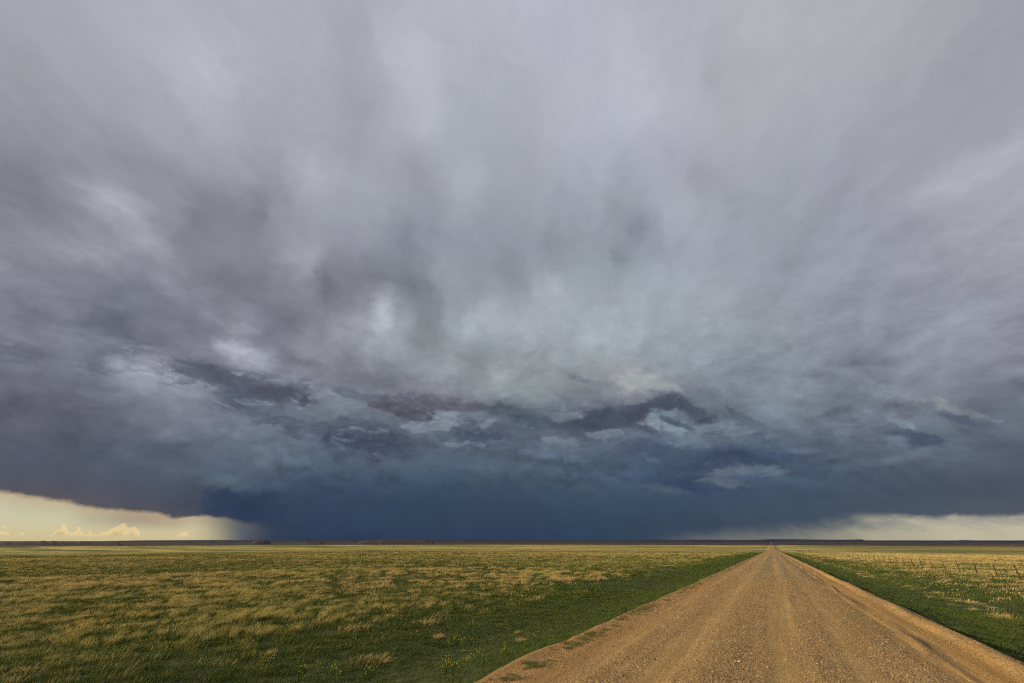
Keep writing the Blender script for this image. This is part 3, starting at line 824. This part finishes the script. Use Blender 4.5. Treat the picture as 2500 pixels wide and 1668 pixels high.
ridge('mesa', [(870,1326),(884,1321.5),(896,1319.2),(925,1319.6),(934,1318.6),(960,1319),(985,1318.2),(1010,1318.8),(1038,1318.4),(1052,1320.5),(1066,1325)], 3400, 130, hillm, .25, 11)
ridge('badland_hills', [(1560,1331),(1640,1329),(1700,1329),(1780,1328.5),(1860,1329.5),(1960,1327.3),(2030,1328.3),(2100,1329.5),(2180,1330),(2300,1330.5),(2460,1329),(2540,1331)], 2500, 90, hillm, .5, 13)
# ------------------------------------------------------------------ grass
grm, g, p, out = new_mat("grass_blade")
pos = world_pos(g)
dry, gcol, scol = turf(g, pos)
tip = g.n.new('ShaderNodeAttribute'); tip.attribute_type = 'GEOMETRY'; tip.attribute_name = 'tip'
bl = g.n.new('ShaderNodeAttribute'); bl.attribute_type = 'GEOMETRY'; bl.attribute_name = 'hue'
dr_ = g.n.new('ShaderNodeAttribute'); dr_.attribute_type = 'INSTANCER'; dr_.attribute_name = 'dryness'
tpf = tip.outputs['Fac']; hue_ = bl.outputs['Fac']; dn = dr_.outputs['Fac']
k = g.m('ADD', g.m('ADD', dry, g.m('MULTIPLY', g.m('SUBTRACT', dn, 0.5), 1.5)), g.m('MULTIPLY', g.m('SUBTRACT', hue_, 0.5), 0.9))
k = g.rng(k, 0.3, 0.8, smooth=True)
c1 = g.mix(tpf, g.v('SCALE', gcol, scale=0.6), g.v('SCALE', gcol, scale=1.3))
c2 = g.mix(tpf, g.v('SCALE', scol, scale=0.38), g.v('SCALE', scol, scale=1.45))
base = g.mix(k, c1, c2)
base = g.v('SCALE', base, scale=g.rng(hue_, 0, 1, 0.8, 1.25))
g.put(p.inputs['Base Color'], base)
p.inputs['Roughness'].default_value = 0.7
tr = g.n.new('ShaderNodeBsdfTranslucent'); g.put(tr.inputs[0], base)
mx = g.n.new('ShaderNodeMixShader'); mx.inputs[0].default_value = 0.28
g.l.new(p.outputs[0], mx.inputs[1]); g.l.new(tr.outputs[0], mx.inputs[2]); g.l.new(mx.outputs[0], out.inputs[0])


def blades(n, rad, h0, h1, width, lean, spread, seed, curl=0.5):
    r_ = np.random.default_rng(seed)
    V = []; F = []; T = []; H = []
    for i in range(n):
        a = r_.uniform(0, 2 * math.pi); q = rad * math.sqrt(r_.uniform())
        bx_, by_ = q * math.cos(a), q * math.sin(a)
        h = r_.uniform(h0, h1) * (1 - 0.3 * q / max(rad, 1e-6))
        la = r_.uniform(0, 2 * math.pi); ls = r_.uniform(0, spread)
        lx = lean[0] + ls * math.cos(la) + bx_ / max(rad, 1e-6) * spread * 0.5
        ly = lean[1] + ls * math.sin(la) + by_ / max(rad, 1e-6) * spread * 0.5
        fa = r_.uniform(0, math.pi); wx, wy = math.cos(fa) * width * .5, math.sin(fa) * width * .5
        hue = r_.uniform()
        b0 = len(V)
        for s_, ww in ((0, 1.0), (0.45, 0.85), (0.8, 0.5)):
            cx = bx_ + lx * h * s_ * (1 - curl + curl * s_); cy = by_ + ly * h * s_ * (1 - curl + curl * s_)
            cz_ = h * s_ * (1 - 0.18 * s_ * math.hypot(lx, ly))
            V += [(cx - wx * ww, cy - wy * ww, cz_), (cx + wx * ww, cy + wy * ww, cz_)]
            T += [s_, s_]; H += [hue, hue]
        V.append((bx_ + lx * h, by_ + ly * h, h * (1 - 0.18 * math.hypot(lx, ly)))); T.append(1.0); H.append(hue)
        F += [(b0, b0 + 1, b0 + 3, b0 + 2), (b0 + 2, b0 + 3, b0 + 5, b0 + 4), (b0 + 4, b0 + 5, b0 + 6)]
    return V, F, T, H


def blade_mesh(name, spec, mat=None):
    V, F, T, H = blades(*spec)
    me = bpy.data.meshes.new(name)
    me.from_pydata(V, [], F)
    for nm, dat in (('tip', T), ('hue', H)):
        at_ = me.attributes.new(nm, 'FLOAT', 'POINT'); at_.data.foreach_set('value', np.array(dat, np.float32))
    me.materials.append(mat or grm)
    return me


WIND = (0.50, 0.12)


def scatter(name, meshes, pts, scl, rotz, idx, dryness, kind='stuff', label=None, cat=None, align=None):
    me = bpy.data.meshes.new(name)
    me.vertices.add(len(pts)); me.vertices.foreach_set('co', pts.astype(np.float32).ravel())
    a = me.attributes.new('s', 'FLOAT_VECTOR', 'POINT'); a.data.foreach_set('vector', scl.astype(np.float32).ravel())
    ro = np.zeros((len(pts), 3), np.float32); ro[:, 2] = rotz
    if align is not None: ro[:, 0] = align[:, 0]; ro[:, 1] = align[:, 1]
    a = me.attributes.new('r', 'FLOAT_VECTOR', 'POINT'); a.data.foreach_set('vector', ro.ravel())
    a = me.attributes.new('k', 'INT', 'POINT'); a.data.foreach_set('value', idx.astype(np.int32))
    a = me.attributes.new('dryness', 'FLOAT', 'POINT'); a.data.foreach_set('value', dryness.astype(np.float32))
    o = bpy.data.objects.new(name, me)
    link(o, kind=kind, label=label, cat=cat)
    ng = bpy.data.node_groups.new(name + '_scatter', 'GeometryNodeTree')
    ng.interface.new_socket('Geometry', in_out='INPUT', socket_type='NodeSocketGeometry')
    ng.interface.new_socket('Geometry', in_out='OUTPUT', socket_type='NodeSocketGeometry')
    N = ng.nodes; Lk = ng.links
    i_ = N.new('NodeGroupInput'); o_ = N.new('NodeGroupOutput')
    ip = N.new('GeometryNodeInstanceOnPoints')
    jn = N.new('GeometryNodeJoinGeometry')
    for msh in reversed(meshes):
        src = bpy.data.objects.new(msh.name, msh)
        oi = N.new('GeometryNodeObjectInfo'); oi.inputs['Object'].default_value = src
        oi.inputs['As Instance'].default_value = True
        Lk.new(oi.outputs['Geometry'], jn.inputs[0])

    def attr(nm, tp):
        q = N.new('GeometryNodeInputNamedAttribute'); q.data_type = tp; q.inputs['Name'].default_value = nm
        return q.outputs['Attribute']
    Lk.new(i_.outputs[0], ip.inputs['Points']); Lk.new(jn.outputs[0], ip.inputs['Instance'])
    ip.inputs['Pick Instance'].default_value = True
    Lk.new(attr('k', 'INT'), ip.inputs['Instance Index'])
    e2r = N.new('FunctionNodeEulerToRotation'); Lk.new(attr('r', 'FLOAT_VECTOR'), e2r.inputs[0])
    Lk.new(e2r.outputs[0], ip.inputs['Rotation']); Lk.new(attr('s', 'FLOAT_VECTOR'), ip.inputs['Scale'])
    Lk.new(ip.outputs[0], o_.inputs[0])
    md = o.modifiers.new('scatter', 'NODES'); md.node_group = ng
    return o


def polar_pts(n, d0, d1, a0=-57, a1=57, power=2.0):
    u = rng.random(n)
    d = (d0 ** power + u * (d1 ** power - d0 ** power)) ** (1 / power)
    a = R(YAW) - np.radians(rng.uniform(a0, a1, n))
    return -np.sin(a) * d + cam.location.x, np.cos(a) * d


def place_grass(n, d0, d1, meshes, sxy, sz, name, label, power=2.0, dmode='mix', keep=None, sink=0.02):
    x_, y_ = polar_pts(n, d0, d1, power=power)
    lim = fbm(x_ * 0, y_, 1.7, 3, 77) * 0.22
    ok = (x_ < -4.06 + lim * .9) | (x_ > 3.70 + lim * .5)
    if keep is not None: ok &= keep(x_, y_)
    x_, y_ = x_[ok], y_[ok]
    z_ = land(x_, y_) - sink
    m_ = len(x_)
    bank_ = np.clip(1 - np.abs(np.abs(x_ + 0.8) - 6) / 8, 0, 1)
    s = rng.uniform(0.75, 1.25, m_) * (1 - 0.35 * bank_)
    hfield = 1 + 0.9 * fbm(x_, y_, 5, 3, 61)
    d = np.hypot(x_, y_)
    grow = np.interp(d, [8, 25, 80, 250], [1.0, 1.0, 1.5, 2.6])
    sc_ = np.stack([s * sxy * grow, s * sxy * grow, s * sz * hfield * np.interp(d, [8, 80, 250], [1, 1.05, 1.25])], 1)
    if dmode == 'mix':
        dv = np.clip(0.46 + fbm(x_, y_, 0.7, 3, 63) * 1.5 + rng.normal(0, .30, m_), 0, 1) * (1 - 0.75 * bank_)
    else:
        dv = rng.uniform(0.85, 1.15, m_)
    return scatter(name, meshes, np.stack([x_, y_, z_], 1), sc_, rng.uniform(-0.6, 0.6, m_), rng.integers(0, len(meshes), m_), dv, label=label, cat='grass')


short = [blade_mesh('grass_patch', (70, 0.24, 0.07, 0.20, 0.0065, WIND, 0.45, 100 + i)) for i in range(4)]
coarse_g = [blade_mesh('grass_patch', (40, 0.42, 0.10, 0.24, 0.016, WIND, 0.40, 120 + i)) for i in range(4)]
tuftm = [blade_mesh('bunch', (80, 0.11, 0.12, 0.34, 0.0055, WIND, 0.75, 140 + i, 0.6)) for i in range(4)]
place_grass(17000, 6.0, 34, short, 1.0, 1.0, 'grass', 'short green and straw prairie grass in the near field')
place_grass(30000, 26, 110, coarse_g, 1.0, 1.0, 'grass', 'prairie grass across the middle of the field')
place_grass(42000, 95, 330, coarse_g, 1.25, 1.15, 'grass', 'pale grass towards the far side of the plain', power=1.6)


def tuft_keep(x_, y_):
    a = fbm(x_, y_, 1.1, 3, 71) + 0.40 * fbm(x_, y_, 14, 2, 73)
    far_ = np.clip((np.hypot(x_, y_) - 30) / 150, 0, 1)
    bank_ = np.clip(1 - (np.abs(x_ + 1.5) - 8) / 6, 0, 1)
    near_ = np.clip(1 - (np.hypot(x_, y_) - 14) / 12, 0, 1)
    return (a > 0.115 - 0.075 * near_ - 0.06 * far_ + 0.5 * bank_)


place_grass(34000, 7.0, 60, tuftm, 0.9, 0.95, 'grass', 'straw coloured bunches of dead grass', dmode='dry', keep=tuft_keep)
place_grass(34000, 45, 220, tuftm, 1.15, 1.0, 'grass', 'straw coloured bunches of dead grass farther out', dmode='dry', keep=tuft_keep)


# short weeds creeping over the gravel shoulder on the left side of the road
def weeds():
    n = 9000
    y_ = 2.5 * (110 / 2.5) ** rng.random(n)
    x_ = -3.60 + rng.normal(-0.05, 0.12, n) + fbm(y_ * 0, y_, 3, 2, 81) * 0.25
    ok = (fbm(x_, y_, 0.35, 3, 83) + .6 * fbm(x_, y_, 2.5, 2, 85) > 0.02) & (rng.random(n) < 0.38)
    x_, y_ = x_[ok], y_[ok]
    z_ = np.interp(np.hypot(x_, y_), _fd, _fz) + road_z(x_, y_) - 0.005
    m_ = len(x_)
    s = rng.uniform(0.18, 0.36, m_)
    scatter('weeds', short, np.stack([x_, y_, z_], 1), np.stack([s, s, s * 0.8], 1), rng.uniform(-3, 3, m_), rng.integers(0, 4, m_), np.clip(rng.normal(0.5, 0.25, m_), 0, 1), label='low weeds creeping along the gravel shoulder of the road', cat='weeds')


weeds()

# loose stones lying on the gravel
stm, g, p, out = new_mat("stone")
oi = g.n.new('ShaderNodeAttribute'); oi.attribute_type = 'INSTANCER'; oi.attribute_name = 'dryness'
g.put(p.inputs['Base Color'], g.ramp(oi.outputs['Fac'], [(0, (0.12, 0.07, 0.025)), (.3, (0.24, 0.145, 0.055)), (.7, (0.38, 0.245, 0.105)), (.9, (0.52, 0.37, 0.19)), (1, (0.85, 0.70, 0.47))]))
p.inputs['Roughness'].default_value = 0.8
stones = []
for i in range(5):
    bm = bmesh.new(); bmesh.ops.create_icosphere(bm, subdivisions=1, radius=1)
    rr = random.Random(200 + i)
    for v_ in bm.verts:
        v_.co *= rr.uniform(0.72, 1.15)
        v_.co.x *= 1.25; v_.co.z *= 0.6
    me = bpy.data.meshes.new('pebble'); bm.to_mesh(me); bm.free(); me.materials.append(stm)
    stones.append(me)


def gravel():
    n = 190000
    y_ = -0.5 + (2.0 + (34.0 - 2.0) * rng.random(n) ** 1.7)
    x_ = rng.uniform(-3.9, 3.6, n)
    ok = rng.random(n) < (0.10 + 0.90 * coarse(x_ + fbm(x_, y_ * 0.3, 1.5, 2, 91) * 0.8)) * 0.9
    x_, y_ = x_[ok], y_[ok]
    z_ = np.interp(np.hypot(x_, y_), _fd, _fz) + road_z(x_, y_) + 0.002
    m_ = len(x_)
    s = np.clip(np.exp(rng.normal(math.log(0.0068), 0.45, m_)), 0.003, 0.032)
    al = rng.uniform(-0.4, 0.4, (m_, 2))
    scatter('gravel', stones, np.stack([x_, y_, z_], 1), np.stack([s, s, s], 1), rng.uniform(0, 6.28, m_), rng.integers(0, 5, m_), np.clip(rng.beta(2.2, 2.2, m_), 0, 1), label='loose stones strewn over the gravel road', cat='gravel', align=al)


gravel()

# ------------------------------------------------------------------ the fence beyond the right ditch
postm, g, p, out = new_mat("steel_post")
pos = world_pos(g)
g.put(p.inputs['Base Color'], g.mix(g.rng(g.noise(pos, 9, 4), .4, .6), (0.030, 0.027, 0.022), (0.070, 0.045, 0.030)))
p.inputs['Roughness'].default_value = 0.8
woodm, g, p, out = new_mat("weathered_wood")
pos = world_pos(g)
g.put(p.inputs['Base Color'], g.mix(g.noise(g.mapping(pos, sc=(8, 8, 1)), 4, 4), (0.05, 0.038, 0.028), (0.12, 0.09, 0.065)))
wirem, g, p, out = new_mat("rusted_wire")
p.inputs['Base Color'].default_value = (0.10, 0.075, 0.06, 1); p.inputs['Metallic'].default_value = 0.3; p.inputs['Roughness'].default_value = 0.6
FX = 17.7
fence = bpy.data.objects.new('barbed_wire_fence', None)
link(fence, label='wire fence of thin dark posts running beside the road on the grass bank', cat='fence')
fence.location = (FX, 60, float(land(FX, 60)))


def t_post(h, lx, ly):
    """studded T-section stake with a short anchor blade near the ground"""
    bm = bmesh.new()

    def bar(x0, x1, y0, y1, z0, z1):
        vs = []
        for z_ in (z0, z1):
            for (a, b_) in ((x0, y0), (x1, y0), (x1, y1), (x0, y1)):
                vs.append(bm.verts.new((a + lx * z_, b_ + ly * z_, z_)))
        for f in ((0, 3, 2, 1), (4, 5, 6, 7), (0, 1, 5, 4), (1, 2, 6, 5), (2, 3, 7, 6), (3, 0, 4, 7)):
            bm.faces.new([vs[i] for i in f])
    bar(-.036, .036, -.007, .007, -0.3, h)
    bar(-.009, .009, .0072, .055, -0.3, h)
    for q in range(14):
        z_ = 0.12 + q * (h - 0.2) / 14
        bar(-.009, .009, -.015, -.0072, z_, z_ + .014)
    bar(-.055, .055, -.0095, -.0072, -0.12, 0.05)
    me = bpy.data.meshes.new('post'); bm.to_mesh(me); bm.free(); me.materials.append(postm)
    return me


post_y = []
yy = 45.35
while len(post_y) < 84:
    post_y.append(yy + rnd.uniform(-.12, .12))
    yy += 4.85
fz = fence.location.z
tops = []
variants = [t_post(1.16, rnd.uniform(-.02, .02), rnd.uniform(-.03, .03)) for _ in range(6)]
for i, py_ in enumerate(post_y):
    px_ = FX + rnd.uniform(-.05, .05)
    pz_ = float(land(px_, py_))
    if i == 53 or i == 54:
        bm = bmesh.new()
        bmesh.ops.create_cone(bm, cap_ends=True, segments=12, radius1=.10, radius2=.085, depth=1.9)
        for v_ in bm.verts: v_.co.z += 0.6
        me = bpy.data.meshes.new('post'); bm.to_mesh(me); bm.free(); me.materials.append(woodm)
        o = bpy.data.objects.new('post', me); COL.objects.link(o); o.parent = fence
        o['label'] = 'thick wooden brace post'
    else:
        o = bpy.data.objects.new('post', variants[i % 6]); COL.objects.link(o); o.parent = fence
        o.rotation_euler = (rnd.uniform(-.06, .06), rnd.uniform(-.045, .045), rnd.uniform(-.5, .5)); o.scale = (1.15, 1.15, rnd.uniform(.93, 1.08))
    o.location = (px_ - fence.location.x, py_ - fence.location.y, pz_ - fz)
    tops.append((px_, py_, pz_))
for h in (0.36, 0.62, 0.86, 1.08):
    cu = bpy.data.curves.new('wire', 'CURVE'); cu.dimensions = '3D'; cu.bevel_depth = 0.005; cu.bevel_resolution = 0
    sp = cu.splines.new('POLY')
    pts_ = []
    for a, b_ in zip(tops[:-1], tops[1:]):
        for q in (0, .25, .5, .75):
            pts_.append(((a[0] + (b_[0] - a[0]) * q) - fence.location.x - .02, (a[1] + (b_[1] - a[1]) * q) - fence.location.y, (a[2] + (b_[2] - a[2]) * q) + h - 0.03 * 4 * q * (1 - q) - fz))
    sp.points.add(len(pts_) - 1)
    for q, c_ in zip(sp.points, pts_): q.co = (*c_, 1)
    cu.materials.append(wirem)
    tmp = bpy.data.objects.new('tmp', cu); COL.objects.link(tmp)
    dg = bpy.context.evaluated_depsgraph_get()
    me = bpy.data.meshes.new_from_object(tmp.evaluated_get(dg))
    bpy.data.objects.remove(tmp)
    me.name = 'wire'
    if not me.materials: me.materials.append(wirem)
    o = bpy.data.objects.new('wire', me); COL.objects.link(o); o.parent = fence

# ------------------------------------------------------------------ small yellow-flowered plants, pale clumps, stones
petm, g, p, out = new_mat("yellow_petal")
p.inputs['Base Color'].default_value = (0.78, 0.66, 0.02, 1)
leafm, g, p, out = new_mat("leaf_green")
p.inputs['Base Color'].default_value = (0.055, 0.09, 0.02, 1)
strawm, g, p, out = new_mat("dead_straw")
tip = g.n.new('ShaderNodeAttribute'); tip.attribute_name = 'tip'
g.put(p.inputs['Base Color'], g.mix(tip.outputs['Fac'], (0.20, 0.13, 0.05), (0.72, 0.53, 0.22)))


def on_ground(px, py):
    """where the line of sight through a survey spot meets the land"""
    d = ray(px, py)
    a = math.atan2(d[0], d[1]); tn = d[2] / math.hypot(d[0], d[1])
    lo, hi = 3.0, 200.0
    for _ in range(50):
        m_ = (lo + hi) / 2
        gx_, gy_ = cam_xy(math.degrees(a), m_)
        if CAM_Z + tn * m_ > float(land(gx_ + cam.location.x, gy_)): lo = m_
        else: hi = m_
    gx_, gy_ = cam_xy(math.degrees(a), lo)
    gx_ += cam.location.x
    return gx_, gy_, float(land(gx_, gy_))


def flower_plant(seed):
    r_ = random.Random(seed)
    bm = bmesh.new(); heads = []
    for i in range(7):
        a = r_.uniform(0, 6.28); q = r_.uniform(.01, .09); h = r_.uniform(.13, .24)
        x0, y0 = q * .3 * math.cos(a), q * .3 * math.sin(a); x1, y1 = q * math.cos(a) + .04, q * math.sin(a)
        vs = [bm.verts.new((x0 - .004, y0, 0)), bm.verts.new((x0 + .004, y0, 0)), bm.verts.new((x1 + .002, y1, h)), bm.verts.new((x1 - .002, y1, h))]
        bm.faces.new(vs); heads.append((x1, y1, h))
        for _ in range(3):
            s_ = r_.uniform(.15, .8); lx, ly, lz = x0 + (x1 - x0) * s_, y0 + (y1 - y0) * s_, h * s_
            b_ = r_.uniform(0, 6.28); e = .05
            v4 = [bm.verts.new((lx, ly, lz)), bm.verts.new((lx + e * .5 * math.cos(b_ + .3), ly + e * .5 * math.sin(b_ + .3), lz + .015)),
                  bm.verts.new((lx + e * math.cos(b_), ly + e * math.sin(b_), lz + .01)), bm.verts.new((lx + e * .5 * math.cos(b_ - .3), ly + e * .5 * math.sin(b_ - .3), lz + .012))]
            bm.faces.new(v4)
    st_me = bpy.data.meshes.new('foliage'); bm.to_mesh(st_me); bm.free(); st_me.materials.append(leafm)
    blooms = []
    for hx, hy, hz in heads[:4]:
        bm = bmesh.new()
        for k_ in range(7):
            a = k_ / 7 * 6.283; c_ = bm.verts.new((0, 0, 0.004))
            R_ = .013
            v4 = [c_, bm.verts.new((R_ * .6 * math.cos(a - .35), R_ * .6 * math.sin(a - .35), .010)), bm.verts.new((R_ * math.cos(a), R_ * math.sin(a), .007)), bm.verts.new((R_ * .6 * math.cos(a + .35), R_ * .6 * math.sin(a + .35), .010))]
            bm.faces.new(v4)
        bmesh.ops.create_icosphere(bm, subdivisions=1, radius=.0065)
        me = bpy.data.meshes.new('flower_head'); bm.to_mesh(me); bm.free(); me.materials.append(petm)
        blooms.append((me, (hx, hy, hz)))
    root = bpy.data.objects.new('flowering_plant', None); COL.objects.link(root)
    f_ = bpy.data.objects.new('foliage', st_me); COL.objects.link(f_); f_.parent = root
    for me, c_ in blooms:
        q = bpy.data.objects.new('flower_head', me); COL.objects.link(q); q.parent = root; q.location = c_
    return root


FLOWERS = [(742,1645),(781,1643),(803,1645),(818,1648),(802,1657),(822,1664),(775,1661),(830,1665),(898,1650),(889,1665),(901,1662),(961,1641),(967,1635),
           (1105,1578),(1115,1577),(1096,1580),(1123,1581),(1130,1580),(1087,1646),(1092,1640),(1084,1647),(1120,1648),(1134,1639),(1148,1618),(1178,1620),(1160,1612),
           (1152,1530),(1168,1538),(1148,1540),(1232,1538),(1240,1548),(1218,1536),(1015,1565),(932,1571),(872,1583),(700,1548),(1150,1575),(1108,1650),(690,1530),
           (1196,1573),(1222,1610),(1290,1568),(1310,1574),(1478,1478),(1210,1550),(1236,1600),(657,1628),(731,1664)]
plants = [flower_plant(300 + i) for i in range(3)]
used_p = set()
flab = 'small plant with yellow flower heads standing in the green grass by the road'
for i, (fx_, fy_) in enumerate(FLOWERS):
    src = plants[i % 3]
    if i % 3 not in used_p:
        used_p.add(i % 3); o = src
    else:
        o = src.copy(); COL.objects.link(o)
        for ch in list(src.children):
            c_ = ch.copy(); COL.objects.link(c_); c_.parent = o
    o.location = on_ground(fx_, fy_)
    o.rotation_euler = (0, 0, rnd.uniform(0, 6.28)); sc_ = rnd.uniform(.9, 1.25); o.scale = (sc_, sc_, sc_)
    o['label'] = flab; o['category'] = 'flower'; o['group'] = 'yellow flowers in the ditch grass'

TUFTS = [(895, 1622, 1.25, 'ragged straw clump with a green heart, alone in the dark grass among yellow flowers'),
         (1269, 1567, .75, 'round pale dead clump beside the grassy road edge, lower of two'),
         (1264, 1547, .6, 'smaller round pale dead clump beside the grassy road edge, upper of two'),
         (776, 1525, 1.2, 'wide blond grass bunch, left one of the bright pair in the field'),
         (858, 1540, 1.3, 'reddish blond grass bunch, right one of the bright pair in the field'),
         (1040, 1525, 1.3, 'broad blond bunch of dead grass above the yellow flowers'),
         (1310, 1463, 1.2, 'long low blond bunch of dead grass out in the green field nearest the road'),
         (1070, 1560, .9, 'thin pale straw bunch just below the broad blond bunch')]
for i, (tx_, ty_, s_, lab) in enumerate(TUFTS):
    root = bpy.data.objects.new('grass_tuft', None)
    link(root, label=lab, cat='grass tuft')
    root.location = on_ground(tx_, ty_)
    wide = 0.42 if s_ > 1 else 0.2
    o = bpy.data.objects.new('blades', blade_mesh('blades', (170, wide, 0.10, 0.25, 0.006, WIND, 0.8, 400 + i), strawm))
    COL.objects.link(o); o.parent = root; root.scale = (s_, s_, s_)
    o2 = bpy.data.objects.new('crown', blade_mesh('crown', (60, wide * .5, 0.10, 0.2, 0.008, WIND, 0.5, 430 + i), leafm if i == 0 else strawm))
    COL.objects.link(o2); o2.parent = root
